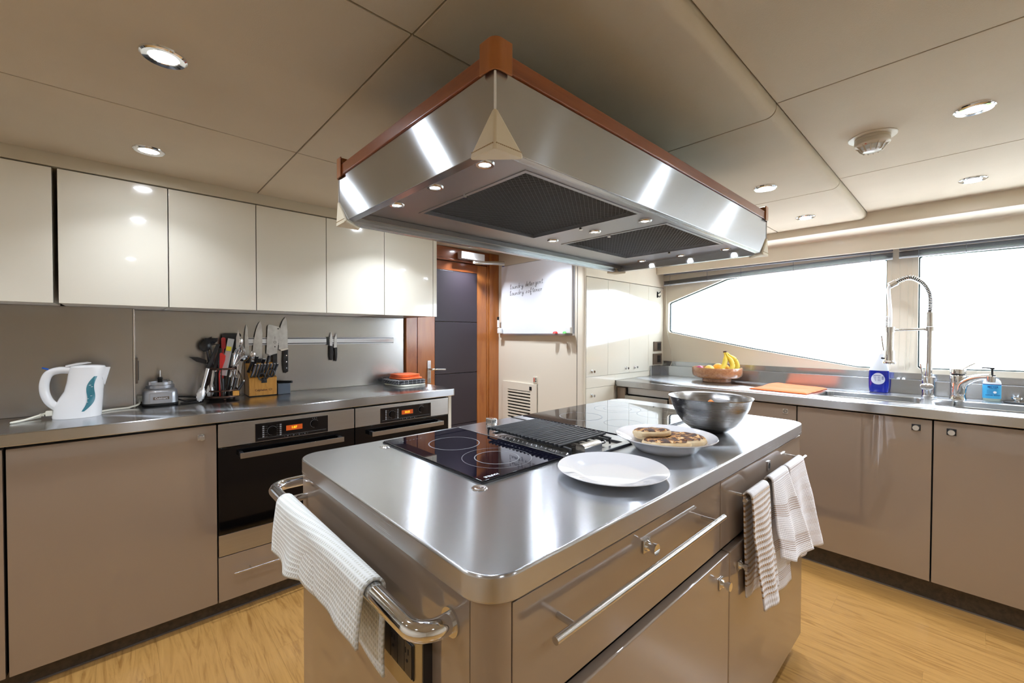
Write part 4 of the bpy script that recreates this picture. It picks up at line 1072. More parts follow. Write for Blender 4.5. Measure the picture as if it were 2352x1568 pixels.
def wrap(lb, off_r, off_d, zb, w_, d_, h_, rot, seed, fold=.3, half=False):
    c = Vector((1.172, .603, .9003)) + RV * off_r + DV * off_d
    a = math.atan2(RV.y, RV.x) + rot
    t = thing('folded_wrap', lb, 'food', (c.x, c.y, zb), rz=a, group='browned folded wraps on the serving plate')
    def body(zs, top):
        q = MB(); nu, nv = 56, 16; rings = []
        for j in range(nv + 1):
            ph = -PI / 2 + PI * j / nv
            ring = []
            for i in range(nu):
                th = 2 * PI * i / nu
                cx_, sy_ = math.cos(th), math.sin(th)
                if half and sy_ < 0: sy_ = sy_ * .35
                e = abs(math.cos(ph)) ** .35
                rr_ = 1 + .05 * noise.noise(Vector((cx_ * 1.5 + seed, sy_ * 1.5, ph)))
                x = w_ / 2 * math.copysign(abs(cx_) ** .8, cx_) * e * rr_; y = d_ / 2 * math.copysign(abs(sy_) ** .8, sy_) * e * rr_
                z = h_ / 2 * math.copysign(abs(math.sin(ph)) ** .7, math.sin(ph)) + h_ / 2
                z += .16 * h_ * noise.noise(Vector((x * 40 + seed, y * 40, 3.3))) * (z / h_)
                z += h_ * fold * .12 * math.exp(-((y + d_ * .12) / (.15 * d_)) ** 2) * (z / h_)
                ring.append(q.bm.verts.new((x, y, z)))
            rings.append(ring)
        for A, B in zip(rings, rings[1:]):
            for i in range(nu): q.bm.faces.new((A[i], A[(i + 1) % nu], B[(i + 1) % nu], B[i]))
        return q
    q = body(0, 0)
    bmesh.ops.remove_doubles(q.bm, verts=q.bm.verts, dist=.0003)
    # upper scorched face is its own part, cut from the same form
    top = [f for f in q.bm.faces if sum(v.co.z for v in f.verts) / len(f.verts) > h_ * .84]
    bt = bmesh.new(); mp = {}
    for f in top:
        vv = []
        for v in f.verts:
            if v not in mp: mp[v] = bt.verts.new(v.co + Vector((0, 0, .0006)))
            vv.append(mp[v])
        try: bt.faces.new(vv)
        except ValueError: pass
    q.build('tortilla', 'tortilla', t, local=True, angle=80)
    q2 = MB(); q2.bm.free(); q2.bm = bt
    q2.build('scorched_side', 'charred_tortilla', t, local=True, angle=80)
    # flap along the front
    q3 = MB().tube(cr([(-w_ * .36, -d_ * .40 * (.5 if half else 1), h_ * .45), (-w_ * .1, -d_ * .49 * (.42 if half else 1), h_ * .48), (w_ * .2, -d_ * .47 * (.42 if half else 1), h_ * .42), (w_ * .36, -d_ * .38 * (.5 if half else 1), h_ * .5)], 6), [(.0035, h_ * .30)] * 19, seg=10, flat=(0, -1, 0))
    q3.build('folded_edge', 'tortilla', t, local=True, angle=80)
wrap('browned wrap at the back of the serving plate, partly hidden', -.012, .046, .921, .135, .078, .022, .05, 1.)
wrap('largest browned half-round wrap on the right of the serving plate', .047, -.012, .921, .122, .112, .024, .25, 5.)
wrap('browned wrap lying at the front edge of the serving plate', -.016, -.055, .9225, .135, .066, .021, -.05, 9.)
wrap('small folded wrap lying on top, left side of the serving plate', -.043, -.012, .942, .112, .050, .021, .12, 13.)

bw = MB().lathe([(0, .0025), (.040, .0025), (.062, .009), (.088, .030), (.108, .058), (.122, .088), (.1300, .116), (.1345, .1192), (.1368, .1200), (.1362, .1175), (.1325, .1150), (.1240, .086), (.110, .0562), (.090, .0275), (.063, .0065), (.040, 0), (0, 0)], (1.525, .620, .9003), seg=80).build('mixing_bowl', 'steel_bowl', angle=50)
tag(bw, 'large stained stainless steel mixing bowl on the island', 'bowl')
o = sheet('food_scrap', 'carrot', None, lambda u, v: Vector((1.548 + .036 * u, .655 - .008 * v - .02 * u, .955 + .045 * math.sin(u * 2.0) - .006 * v)), 8, 3, .05, .02, thick=.004)
tag(o, 'curled orange peel inside the steel mixing bowl', 'food')

# ================================================================== FRUIT BOWL
FB = Vector((3.172, 1.242, .9003))
tag(MB().lathe([(0, 0), (.092, 0), (.096, .003), (.096, .022), (.110, .026), (.150, .034), (.163, .050), (.166, .070), (.166, .100), (.163, .1045), (.157, .1045), (.154, .100), (.153, .072), (.140, .055), (.09, .050), (0, .048)], FB, seg=80).build('fruit_bowl', 'acacia', angle=50), 'round footed wooden bowl with fruit on the window counter', 'bowl')
def fruit(name, lb, cat, dr, dd, z, r, mt, sz=1.):
    c = FB + RV * dr + DV * dd
    t = thing(name, lb, cat, (c.x, c.y, .9003 + z - r))
    MB().ball((c.x, c.y, .9003 + z), r, 1, 1, sz, 28).build('fruit_skin', mt, t)
    MB().cyl((c.x, c.y, .9003 + z + r * sz - .001), (c.x, c.y, .9003 + z + r * sz + .0015), .003, seg=8).build('stem_end', 'banana_tip', t)
fruit('orange', 'bright orange fruit in the middle of the wooden bowl', 'fruit', .012, .0, .0915, .041, 'orange_fruit')
fruit('orange', 'paler yellow-orange fruit left of the bright orange one', 'fruit', -.070, -.035, .0855, .036, 'lemon_fruit')
fruit('plum', 'reddish purple plum at the left side of the wooden bowl', 'fruit', -.112, .030, .084, .030, 'plum')
fruit('orange', 'orange mostly hidden behind the bananas in the wooden bowl', 'fruit', .085, .062, .088, .037, 'orange_fruit')
bn = thing('banana_bunch', 'bunch of three yellow bananas standing in the wooden bowl', 'fruit', tuple(FB + RV * .06 + Vector((0, 0, .06))))
def bp(dr, dd, z): return FB + RV * dr + DV * dd + Vector((0, 0, z))
for pts in ([(.052, 0, .215), (.057, -.005, .185), (.052, -.015, .150), (.030, -.03, .105), (-.002, -.035, .072)],
            [(.060, -.002, .216), (.070, -.012, .185), (.090, -.025, .150), (.090, -.045, .110), (.060, -.055, .072)],
            [(.068, .004, .214), (.092, .002, .190), (.128, -.002, .158), (.143, -.010, .115), (.128, -.02, .075)]):
    P = cr([bp(*p) for p in pts], 6); n = len(P)
    rad = []
    for i in range(n):
        u = i / (n - 1)
        rad.append(.0065 if u < .22 else (.0065 + (.0165 - .0065) * min(1, (u - .22) / .22) if u < .85 else .0165 * (1 - .55 * (u - .85) / .15)))
    b = MB().tube(P, rad, seg=12).build('banana', 'banana', bn, angle=50)
    MB().tube([P[0] + Vector((0, 0, .006)), P[0], P[1]], .0072, seg=8).build('banana_stem', 'banana_tip', b)
for dr, dd, z in ((.098, -.058, .135), (.060, -.043, .145), (.133, -.020, .165)):
    p = bp(dr, dd, z); 
    MB().ball(p, .0022, 1, 1, 1.4, 8).build('brown_spot', 'banana_spot', bn)

# orange cloth on the counter
def orange_cloth(u, v):
    A, B, C, D = Vector((2.880, .930, 0)), Vector((3.320, .865, 0)), Vector((3.235, .600, 0)), Vector((2.842, .622, 0))
    p = A.lerp(B, v).lerp(D.lerp(C, v), u)
    e = noise.noise(Vector((u * 3.1, v * 3.1, 1)))
    edge = min(u, 1 - u, v, 1 - v)
    p.x += .008 * noise.noise(Vector((u * 6, v * 6, 8))); p.y += .008 * noise.noise(Vector((u * 6, v * 6, 5)))
    p.z = .9035 + min(1, edge * 14) * .008 + max(0, e) * .012 * min(1, edge * 8) + (.012 * max(0, math.sin(v * 5 - 1.4)) * max(0, 1 - u * 2.2) * min(1, edge * 20))
    return p
o = sheet('dish_cloth', 'orange_cloth', None, orange_cloth, 44, 44, .4, .3, thick=.004)
tag(o, 'bright orange cloth spread flat beside the left sink', 'cloth')

# ================================================================== TAPS
t = thing('spring_tap', 'tall chrome spring tap with pull-down spray beside the left sink', 'tap', (3.30, .125, .9))
TY = .152
TX = 3.285
MB().lathe([(0, 0), (.030, 0), (.030, .004), (.0275, .006), (.0275, .108), (.024, .112), (0, .112)], (TX, TY, .9002), seg=36).build('tap_base', 'chrome', t)
MB().cyl((TX, TY, 1.012), (TX, TY, 1.274), .0145, seg=28).build('tap_pole', 'chrome', t)
MB().cyl((TX, TY, 1.262), (TX, TY, 1.286), .0225, seg=28).build('pole_clamp', 'chrome', t)
MB().cyl((TX, TY, 1.2865), (TX, TY, 1.366), .0175, seg=28).build('pole_sleeve', 'chrome', t)
arch = cr([(TX, TY, 1.366), (TX, TY - .002, 1.42), (TX, TY + .004, 1.475), (TX - .009, TY + .030, 1.530), (TX - .022, TY + .075, 1.562), (TX - .034, TY + .113, 1.553), (TX - .045, TY + .146, 1.532)], 14)
MB().tube(arch, .0075, seg=10).build('inner_hose', 'black_metal', t)
# coil spring
L_ = [0]
for a, b in zip(arch, arch[1:]): L_.append(L_[-1] + (b - a).length)
turns = 34; pts = []
N = turns * 10
for i in range(N + 1):
    s = L_[-1] * i / N
    k = max(j for j in range(len(L_)) if L_[j] <= s + 1e-9); k = min(k, len(arch) - 2)
    f_ = (s - L_[k]) / (L_[k + 1] - L_[k]); p = arch[k].lerp(arch[k + 1], f_); d_ = (arch[k + 1] - arch[k]).normalized()
    n1 = Vector((1, 0, 0)); n2 = d_.cross(n1)
    a = 2 * PI * turns * i / N
    pts.append(p + (n1 * math.cos(a) + n2 * math.sin(a)) * .0135)
MB().tube(pts, .0024, seg=6).build('coil_spring', 'chrome_soft', t)
e = arch[-1]; dirn = (arch[-1] - arch[-2]).normalized()
MB().cyl(e - dirn * .012, e + dirn * .022, .0175, seg=24).build('spring_collar', 'chrome', t)
HYp = TY + .160; HXp = TX - .05
MB().tube(cr([e + dirn * .018, (HXp, HYp + .008, 1.50), (HXp, HYp + .004, 1.44), (HXp, HYp - .002, 1.36), (HXp, HYp, 1.28)], 6), .0085, seg=12).build('spray_hose', 'white_plastic', t)
MB().tube([(HXp - .01 + .009 * math.cos(a * .9), HYp + .012 + .009 * math.sin(a * .9), 1.285 + a * .0011) for a in range(0, 60)], .002, seg=5).build('strain_relief', 'chrome_soft', t)
MB().cyl((TX, TY, 1.273), (HXp, HYp, 1.268), .0065, seg=16).build('support_arm', 'chrome', t)
MB().cyl((HXp, HYp, 1.255), (HXp, HYp, 1.285), .0225, seg=28).build('arm_ring', 'chrome', t)
MB().lathe([(0, 1.075), (.026, 1.075), (.030, 1.078), (.030, 1.088), (.024, 1.094), (.024, 1.145), (.0185, 1.155), (.0185, 1.262), (0, 1.262)], (HXp, HYp, 0), seg=32).build('spray_head', 'chrome', t)
MB().tube([(HXp - .01, HYp + .034, 1.235), (HXp - .01, HYp + .024, 1.150)], .0035, seg=8).build('spray_lever', 'chrome_soft', t)
MB().cyl((HXp - .01, HYp + .020, 1.105), (HXp - .01, HYp + .034, 1.107), .005, seg=12).build('lever_pivot', 'black_metal', t)
MB().cyl((TX - .022, TY, .958), (TX - .052, TY + .003, .958), .020, seg=28).build('valve_body', 'chrome', t)
MB().ball((TX - .052, TY + .004, .958), .024, .5, 1.2, .8, 24).build('valve_cap', 'chrome_soft', t)
MB().tube([(TX - .048, TY + .012, .965), (TX - .060, TY + .030, 1.082)], .004, seg=10).build('valve_lever', 'chrome', t)
# ---- mixer tap
t = thing('mixer_tap', 'chrome single-lever tap with curved spout beside the right sink', 'tap', (3.28, .035, .9))
mx_, my_ = 3.270, .040
MB().lathe([(0, 0), (.034, 0), (.032, .006), (.029, .02), (.030, .075), (.031, .120), (.027, .126), (0, .126)], (mx_, my_, .9002), seg=36).build('tap_body', 'chrome', t)
MB().lathe([(.024, .1265), (.026, .130), (.0265, .134)], (mx_, my_, .9002), seg=36).build('tap_collar', 'black_plastic', t)
MB().lathe([(0, .1345), (.031, .1345), (.032, .139), (.030, .160), (0, .162)], (mx_, my_, .9002), seg=36).build('lever_cap', 'chrome', t)
MB().tube(cr([(mx_ + .01, my_ - .012, 1.060), (mx_ + .03, my_ - .035, 1.078), (mx_ + .045, my_ - .055, 1.092)], 5), [(.011, .005)] * 11, seg=10, flat=(1, 1, 0)).build('lever', 'chrome', t)
P = cr([(3.262, .034, .935), (3.252, .024, .978), (3.225, -.002, 1.008), (3.190, -.035, 1.026), (3.155, -.070, 1.034)], 8)
MB().tube(P, [(lerp(.026, .013, i / (len(P) - 1)), lerp(.022, .011, i / (len(P) - 1))) for i in range(len(P))], seg=20).build('spout', 'chrome', t)
MB().cyl((3.152, -.074, 1.036), (3.152, -.074, 1.008), .0165, .0145, seg=24).build('aerator', 'chrome', t)
# ---- sink strainer
t = thing('sink_strainer', 'black rubber sink plug with chrome knob at the right edge', 'sink plug', (3.33, -.16, .9))
MB().lathe([(0, 0), (.044, 0), (.046, .003), (.040, .006), (0, .006)], (3.29, -.165, .9003), seg=36).build('plug_disc', 'dark_rubber', t)
MB().lathe([(0, .0062), (.030, .0062), (.030, .008), (.008, .010), (.008, .018), (.018, .020), (.020, .024), (.018, .028), (0, .029)], (3.29, -.165, .9003), seg=32).build('plug_knob', 'chrome', t)
# ---- hand soap
t = thing('soap_bottle', 'hand soap pump bottle with light blue label behind the curved tap', 'bottle', (3.305, -.080, .9))
cx, cy = 3.305, -.081
MB().lathe([(0, 0), (.028, 0), (.0315, .004), (.032, .018)], (cx, cy, .9003), seg=36, sy=1., sx=.62).build('bottle_foot', 'soap_liquid', t)
MB().lathe([(.032, .0182), (.0322, .078), (.0322, .094), (.029, .106), (.020, .114), (.012, .118), (0, .118)], (cx, cy, .9003), seg=36, sx=.62).build('bottle_body', 'frosted', t)
lb_ = MB().lathe([(.0326, .014), (.0326, .0835)], (cx, cy, .9003), seg=36, sx=.63).build('bottle_label', 'soap_label', t)
MB().lathe([(.0328, .0836), (.0328, .0875)], (cx, cy, .9003), seg=36, sx=.63).build('label_band', 'blue_print', t)
MB().cyl((cx, cy, 1.018), (cx, cy, 1.034), .012, seg=20).build('pump_collar', 'dark_rubber', t)
MB().cyl((cx, cy, 1.034), (cx, cy, 1.062), .004, seg=12).build('pump_stem', 'dark_rubber', t)
q = MB().box(cx - .006, cx + .006, cy - .008, cy + .008, 1.062, 1.072, r=.002); q.tube([(cx, cy, 1.069), (cx, cy + .032, 1.070), (cx, cy + .036, 1.067)], .0032, seg=8)
q.build('pump_head', 'dark_rubber', t)
xf = cx - .0326 * .63 - .0006
for s, z, sz in (('MEYER', .9735, .0125), ('CLEAN DAY', .9655, .0052), ('HAND SOAP', .9315, .0088)):
    text(s, 'label_lettering', sz, 'blue_print', t, (xf, cy - .003, z), (0, -1, 0), (0, 0, 1), depth=.0002, bold=.0001)
q = MB()
for k in range(5): q.box(xf - .0003, xf, cy - .018 + (k % 2) * .004, cy + .018, .9395 + k * .0045, .9403 + k * .0045)
q.build('label_small_print', 'blue_print', t, smooth=False)['kind'] = 'stuff'
MB().cyl((xf - .0006, cy - .010, .947), (xf - .0004, cy - .010, .947), .006, seg=24).build('label_badge', 'white_print', t, smooth=False)
# ---- dish liquid
t = thing('detergent_bottle', 'flat bottle of dark blue dish liquid behind the left sink', 'bottle', (3.30, .365, .9))
def flatrings(prof, cx, cy, n=36):
    q = MB(); R = []
    for hw, hd, dx, dy, z in prof:
        ring = []
        for k in range(n):
            a = 2 * PI * k / n; c_, s_ = math.cos(a), math.sin(a)
            ring.append(q.bm.verts.new((cx + dx + hd * math.copysign(abs(c_) ** .6, c_), cy + dy + hw * math.copysign(abs(s_) ** .6, s_), z)))
        R.append(ring)
    for A, B in zip(R, R[1:]):
        for k in range(n): q.bm.faces.new((A[k], A[(k + 1) % n], B[(k + 1) % n], B[k]))
    q.bm.faces.new(list(reversed(R[0]))); q.bm.faces.new(R[-1]); return q
flatrings([(.040, .022, 0, 0, .9003), (.043, .026, 0, 0, .905), (.046, .028, 0, 0, .93), (.047, .029, 0, 0, .99), (.0455, .028, 0, 0, 1.030)], 3.305, .363).build('blue_liquid', 'blue_liquid', t, angle=60)
flatrings([(.0455, .028, 0, 0, 1.0302), (.042, .026, 0, -.002, 1.045), (.034, .020, 0, -.006, 1.070), (.018, .014, 0, -.012, 1.105), (.014, .012, 0, -.014, 1.125)], 3.305, .363).build('bottle_neck', 'frosted', t, angle=60)
MB().cyl((3.305, .349, 1.1252), (3.305, .349, 1.150), .014, .010, seg=20).build('bottle_cap', 'white_plastic', t)
q = MB(); ring = [(.363 + .001 + .031 * math.cos(a) * (1 - .12 * math.sin(a)), 0.983 + .034 * math.sin(a)) for a in [2 * PI * k / 32 for k in range(32)]]
q.prism(ring, 'x', 3.2745, 3.2754); q.build('bottle_label', 'label_white', t, smooth=False)
q = MB()
q.box(3.2740, 3.2744, .352, .386, 1.000, 1.003)
for k in range(6): q.box(3.2741, 3.2744, .372, .387 - .002 * k, .994 - k * .005, .9955 - k * .005)
for k in range(6): q.box(3.2741, 3.2744, .352, .366, .994 - k * .005, .9955 - k * .005)
for k in range(4): q.box(3.2741, 3.2744, .338, .348, .994 - k * .005, .997 - k * .005)
q.build('label_print', 'blue_print', t, smooth=False)['kind'] = 'stuff'

# outside: low shrubs on the bank beyond the windows
q = MB()
for k in range(60):
    a = random.random() * 2 * PI; r_ = random.random() ** .5 * .75
    q.ball((14 + r_ * .6 * math.cos(a), .15 + r_ * math.sin(a), -1.0 + random.random() * 1.15), .16 + random.random() * .12, 1, 1, .9, 7)
tag(q.build('shrub', 'leaf_green'), 'pale green shrub seen low through the right-hand window', 'shrub')
MB().box(10, 40, -40, 40, -1.3, -1.0).build('ground_outside', 'bank', kind='structure', smooth=False)

# ================================================================== ON THE LEFT WORKTOP
# ---- kettle
t = thing('electric_kettle', 'white electric kettle with teal water window on the left worktop', 'kettle', (-.12, 2.43, .9))
KX = lambda px: -.1975 + (px - 118) * .00122
KZ = lambda py: .9 + (961 - py) * .00172
KY = 2.435
prof = [(961, 118, 232), (957, 117, 233), (935, 122, 235), (915, 134, 237), (900, 145, 238), (880, 151, 241), (862, 154, 244), (850, 156, 246), (846, 158, 245)]
def ring_at(z):
    py = 961 - (z - .9) / .00172
    for (a, l0, r0), (b, l1, r1) in zip(prof, prof[1:]):
        if a >= py >= b:
            u = (a - py) / (a - b); l, r_ = lerp(l0, l1, u), lerp(r0, r1, u); break
    else: l, r_ = prof[-1][1:]
    x0, x1 = KX(l), KX(r_)
    return (x0 + x1) / 2, (x1 - x0) / 2, .050 if z < 1.0 else .050 - (z - 1.0) * .06
q = MB(); R = []
for py, l, r_ in prof:
    z = KZ(py) + .0005; c, rx, ry = ring_at(z if py != 961 else .9005)
    c = (KX(l) + KX(r_)) / 2; rx = (KX(r_) - KX(l)) / 2
    R.append([q.bm.verts.new((c + rx * math.cos(a), KY + ry * math.sin(a), z)) for a in [2 * PI * k / 48 for k in range(48)]])
for A, B in zip(R, R[1:]):
    for k in range(48): q.bm.faces.new((A[k], A[(k + 1) % 48], B[(k + 1) % 48], B[k]))
q.bm.faces.new(list(reversed(R[0]))); q.bm.faces.new(R[-1])
q.build('kettle_body', 'white_plastic', t, angle=60)
q = MB(); c = KX(201)
q.lathe([(.052, 1.0985), (.050, 1.104), (.030, 1.108), (0, 1.109)], (c, KY, 0), seg=40, sy=.86)
q.tube([(KX(150), KY, 1.103), (KX(175), KY, 1.112), (KX(200), KY, 1.117), (KX(209), KY, 1.116)], [(.006, .012), (.006, .014), (.004, .010), (.001, .004)], seg=12, flat=(0, 0, 1))
q.build('kettle_lid', 'white_plastic', t, angle=60)
q = MB(); vs = [q.bm.verts.new(p) for p in ((KX(222), KY - .036, 1.0965), (KX(222), KY + .036, 1.0965), (KX(256), KY, 1.097), (KX(236), KY - .026, 1.050), (KX(236), KY + .026, 1.050), (KX(241), KY, 1.020))]
for f in ((0, 2, 1), (0, 3, 2), (1, 2, 4), (3, 5, 2), (2, 5, 4), (0, 1, 4, 3), (3, 4, 5)): q.bm.faces.new([vs[i] for i in f])
q.build('spout', 'white_plastic', t, bevel=.002)
P = cr([(KX(160), KY, 1.088), (KX(135), KY, 1.090), (KX(113), KY, 1.078), (KX(103), KY, 1.045), (KX(103), KY, 1.005), (KX(112), KY, .970), (KX(128), KY, .945), (KX(140), KY, .930)], 7)
MB().tube(P, [(.013, .015)] * len(P), seg=18).build('kettle_handle', 'white_plastic', t)
MB().tube([(KX(112), KY, 1.095), (KX(98), KY, 1.102)], [(.004, .010), (.003, .008)], seg=10, flat=(0, 0, 1)).build('switch_lever', 'blue_corner', t)
def on_body(px, py, out=.0012):
    z = KZ(py); c_, rx, ry = ring_at(z); x = KX(px); k = max(-1, min(1, (x - c_) / rx))
    return Vector((x, KY - ry * math.sqrt(1 - k * k) - out, z))
q = MB(); L = []
nn = 18
for i in range(nn + 1):
    u = i / nn; py = lerp(866, 946, u)
    cxp = lerp(220, 189, u) - 7 * math.sin(u * 2 * PI) * 1.0 + 4 * math.sin(u * PI)
    hw = 9.5 * math.sin(PI * min(1, max(0, .06 + u * .90))) ** .55
    L.append([q.bm.verts.new(on_body(cxp + hw * s * (1 if s > 0 else 1), py)) for s in (-1, -.5, 0, .5, 1)])
for A, B in zip(L, L[1:]):
    for k in range(4): q.bm.faces.new((A[k], A[k + 1], B[k + 1], B[k]))
w_ = q.build('water_window', 'teal_window', t)
q = MB()
for px, py in ((207, 886), (211, 890), (209, 911), (201, 917), (199, 925)):
    p = on_body(px, py, .0018); q.box(p.x - .004, p.x + .003, p.y - .0002, p.y, p.z - .0008, p.z + .0008)
q.build('level_marks', 'white_print', t, smooth=False)['kind'] = 'stuff'
MB().box(KX(104), KX(120), KY - .012, KY + .010, .914, .934, r=.003).build('plug_connector', 'cord_white', t)
q = MB().tube(cr([(KX(104), KY, .924), (KX(92), KY - .005, .920), (KX(60), KY - .02, .908), (KX(36), KY - .035, .9045), (KX(50), KY + .0, .9045), (KX(90), KY + .04, .906)], 7), .0038, seg=8)
q.build('power_cord', 'cord_white', t)
for k in range(4): MB().box(KX(92) + k * .003, KX(92) + k * .003 + .002, KY - .010, KY - .0005, .9150, .926, r=.0008).build('strain_relief', 'cord_white', t)
q = MB().tube(cr([(KX(225), 2.50, .9045), (KX(260), 2.535, .9045), (KX(300), 2.548, .9045), (.03, 2.553, .9055), (.058, 2.575, .912), (.064, 2.61, .920), (.067, 2.655, .928)], 7), .0042, seg=8)
q.box(.056, .076, 2.655, 2.698, .914, .942, r=.003)
tag(q.build('extension_lead', 'cord_white'), 'cream power cord running behind the kettle to the corner plug', 'cord')
t = thing('wall_socket', 'narrow brown socket on the splashback edge right of the kettle', 'socket', (.06, 2.68, 1.05))
MB().box(.0505, .060, 2.60, 2.67, 1.005, 1.125, r=.002).build('socket_plate', 'socket_brown', t)
MB().box(.0602, .0625, 2.61, 2.66, 1.02, 1.11, r=.001).build('socket_insert', 'socket_black', t)

# ---- food processor base
t = thing('food_processor_base', 'silver food processor motor base without bowl, spindle on top', 'appliance', (.139, 2.62, .9))
PX, PY = .139, 2.618
def rring(hw, hd, z, n=44, e=.5):
    return [(PX + hw * math.copysign(abs(math.cos(a)) ** e, math.cos(a)), PY + hd * math.copysign(abs(math.sin(a)) ** e, math.sin(a)), z) for a in [2 * PI * k / n for k in range(n)]]
def loft(rings):
    q = MB(); R = [[q.bm.verts.new(p) for p in r] for r in rings]; n = len(rings[0])
    for A, B in zip(R, R[1:]):
        for k in range(n): q.bm.faces.new((A[k], A[(k + 1) % n], B[(k + 1) % n], B[k]))
    q.bm.faces.new(list(reversed(R[0]))); q.bm.faces.new(R[-1]); return q
loft([rring(.064, .062, .9003), rring(.066, .064, .903), rring(.066, .064, .911)]).build('base_foot', 'dark_rubber', t)
loft([rring(.0655, .0635, .9112), rring(.0655, .0635, .935), rring(.0645, .062, .960), rring(.060, .057, .972), rring(.050, .050, .978)]).build('motor_housing', 'silver_paint', t, angle=70)
MB().box(PX - .040, PX + .040, PY - .0655, PY - .0632, .913, .958, r=.001).build('front_panel', 'silver_paint', t)
MB().box(PX - .029, PX + .029, PY - .0670, PY - .0656, .929, .942, r=.0006).build('badge', 'socket_brown', t)
text('Cuisinart', 'badge_lettering', .0125, 'white_print', t, (PX, PY - .0672, .9352), (1, 0, 0), (0, 0, 1), depth=.0002, bold=.0003)
MB().lathe([(0, .978), (.052, .978), (.053, .981), (.053, .992), (.050, .994), (0, .994)], (PX, PY, 0), seg=48).build('lower_ring', 'silver_paint', t)
MB().lathe([(0, .9942), (.047, .9942), (.047, 1.007), (.044, 1.008), (.042, .998), (0, .998)], (PX, PY, 0), seg=48).build('upper_ring', 'silver_paint', t)
for a in (.25 * PI, 1.2 * PI, 1.75 * PI):
    MB().box(PX + .046 * math.cos(a) - .006, PX + .046 * math.cos(a) + .006, PY + .046 * math.sin(a) - .006, PY + .046 * math.sin(a) + .006, .995, 1.011, r=.002).build('locking_lug', 'silver_paint', t)
MB().lathe([(.009, .998), (.009, 1.020), (.0105, 1.022), (.0105, 1.025), (.0085, 1.026), (.008, 1.030), (0, 1.030)], (PX, PY, 0), seg=20).build('spindle_sleeve', 'dark_rubber', t)
MB().cyl((PX, PY, 1.030), (PX, PY, 1.062), .0034, seg=12).build('spindle', 'chrome_soft', t)
MB().tube(cr([(PX + .064, PY + .01, .918), (.235, 2.62, .9045), (.285, 2.625, .9045), (.30, 2.59, .9045), (.26, 2.56, .9045), (.21, 2.555, .9045)], 7), .0036, seg=8).build('power_cord', 'dark_rubber', t)
MB().tube(cr([(PX + .064, PY + .03, .925), (.24, 2.65, .922), (.30, 2.66, .910), (.34, 2.66, .9045)], 7), .0036, seg=8).build('power_cord', 'dark_rubber', t)

# ---- utensil caddy
CX, CY = .388, 2.610
UX = lambda px: (.308 + (px - 475) * .0018) * 1.04
UZ = lambda py: 1.235 - (py - 767) * .00222
t = thing('utensil_caddy', 'round bronze wire utensil caddy packed with tools beside the knife block', 'utensil holder', (CX, CY, .9))
def ring(r, z, w, mt, name, w2=None):
    MB().tube([(CX + r * math.cos(a), CY + r * math.sin(a), z) for a in [2 * PI * k / 40 for k in range(40)]], [(w2 or w, w)] * 40, seg=8, closed=True, flat=(0, 0, 1)).build(name, mt, t)
ring(.062, 1.058, .002, 'burnished', 'top_ring', .005)
ring(.070, .948, .0022, 'burnished', 'middle_ring', .004)
ring(.072, .918, .0025, 'burnished', 'base_ring', .005)
MB().lathe([(0, .912), (.071, .912), (.071, .915), (0, .915)], (CX, CY, 0), seg=40).build('caddy_floor', 'black_metal', t)
for k in range(9):
    a = 2 * PI * k / 9 + .3
    P = cr([(CX + .062 * math.cos(a), CY + .062 * math.sin(a), 1.056), (CX + .082 * math.cos(a), CY + .082 * math.sin(a), 1.01), (CX + .072 * math.cos(a), CY + .072 * math.sin(a), .948), (CX + .072 * math.cos(a), CY + .072 * math.sin(a), .918)], 6)
    MB().tube(P, .0017, seg=6).build('caddy_wire', 'burnished', t)
for k in range(3):
    a = 2 * PI * k / 3 + .5
    MB().ball((CX + .060 * math.cos(a), CY + .060 * math.sin(a), .9065), .0062, seg=14).build('ball_foot', 'burnished', t)
MB().box(CX + .030, CX + .058, CY - .0745, CY - .066, .921, .946, r=.002).build('brass_plate', 'block_wood', t)
GU = 'kitchen tools standing in the bronze caddy'
def P3(px, py, y): return Vector((UX(px), y, UZ(py)))
base = lambda dx, dy: Vector((CX + dx, CY + dy, .917))
# ladle
t = thing('ladle', 'black nylon ladle, leftmost tall tool in the caddy', 'utensil', tuple(base(-.02, .03)), group=GU)
MB().tube([base(-.02, .03), P3(486, 792, 2.645)], [(.006, .004)] * 2, seg=10).build('handle', 'black_plastic', t)
MB().lathe([(0, -.022), (.016, -.018), (.027, -.006), (.030, .010), (.028, .010), (.025, -.004), (.015, -.015), (0, -.019)], P3(487, 781, 2.640), seg=24, sy=.8).build('bowl', 'black_plastic', t)
t = thing('pasta_fork', 'black toothed pasta fork leaning left in the caddy', 'utensil', tuple(base(-.04, .01)), group=GU)
MB().tube([base(-.035, .01), P3(476, 800, 2.63)], [(.006, .004)] * 2, seg=10).build('handle', 'black_plastic', t)
MB().ball(P3(473, 794, 2.63), .028, .9, .4, 1.1, 18).build('head', 'black_plastic', t)
for k in range(5): MB().cyl(P3(478 + k * 2.2, 778 + k * 3.5, 2.62), P3(486 + k * 2.4, 774 + k * 4, 2.605), .0035, .002, seg=8).build('tooth', 'black_plastic', t)
t = thing('turner', 'wide black turner standing at the back of the caddy', 'utensil', tuple(base(.03, .045)), group=GU)
MB().tube([base(.02, .045), P3(536, 805, 2.66)], [(.006, .004)] * 2, seg=10).build('handle', 'black_plastic', t)
MB().prism(rrect(UX(514), UX(559), UZ(812), UZ(765), .010, 4), 'y', 2.658, 2.662).build('blade', 'black_plastic', t)
t = thing('spatula', 'rose-red silicone spatula with rounded top in the caddy', 'utensil', tuple(base(.0, .03)), group=GU)
MB().tube([base(.0, .02), P3(514, 800, 2.640)], .005, seg=10).build('handle', 'rose_plastic', t)
MB().prism(rrect(UX(510), UX(520), UZ(802), UZ(775), .0085, 5), 'y', 2.636, 2.643).build('blade', 'rose_plastic', t)
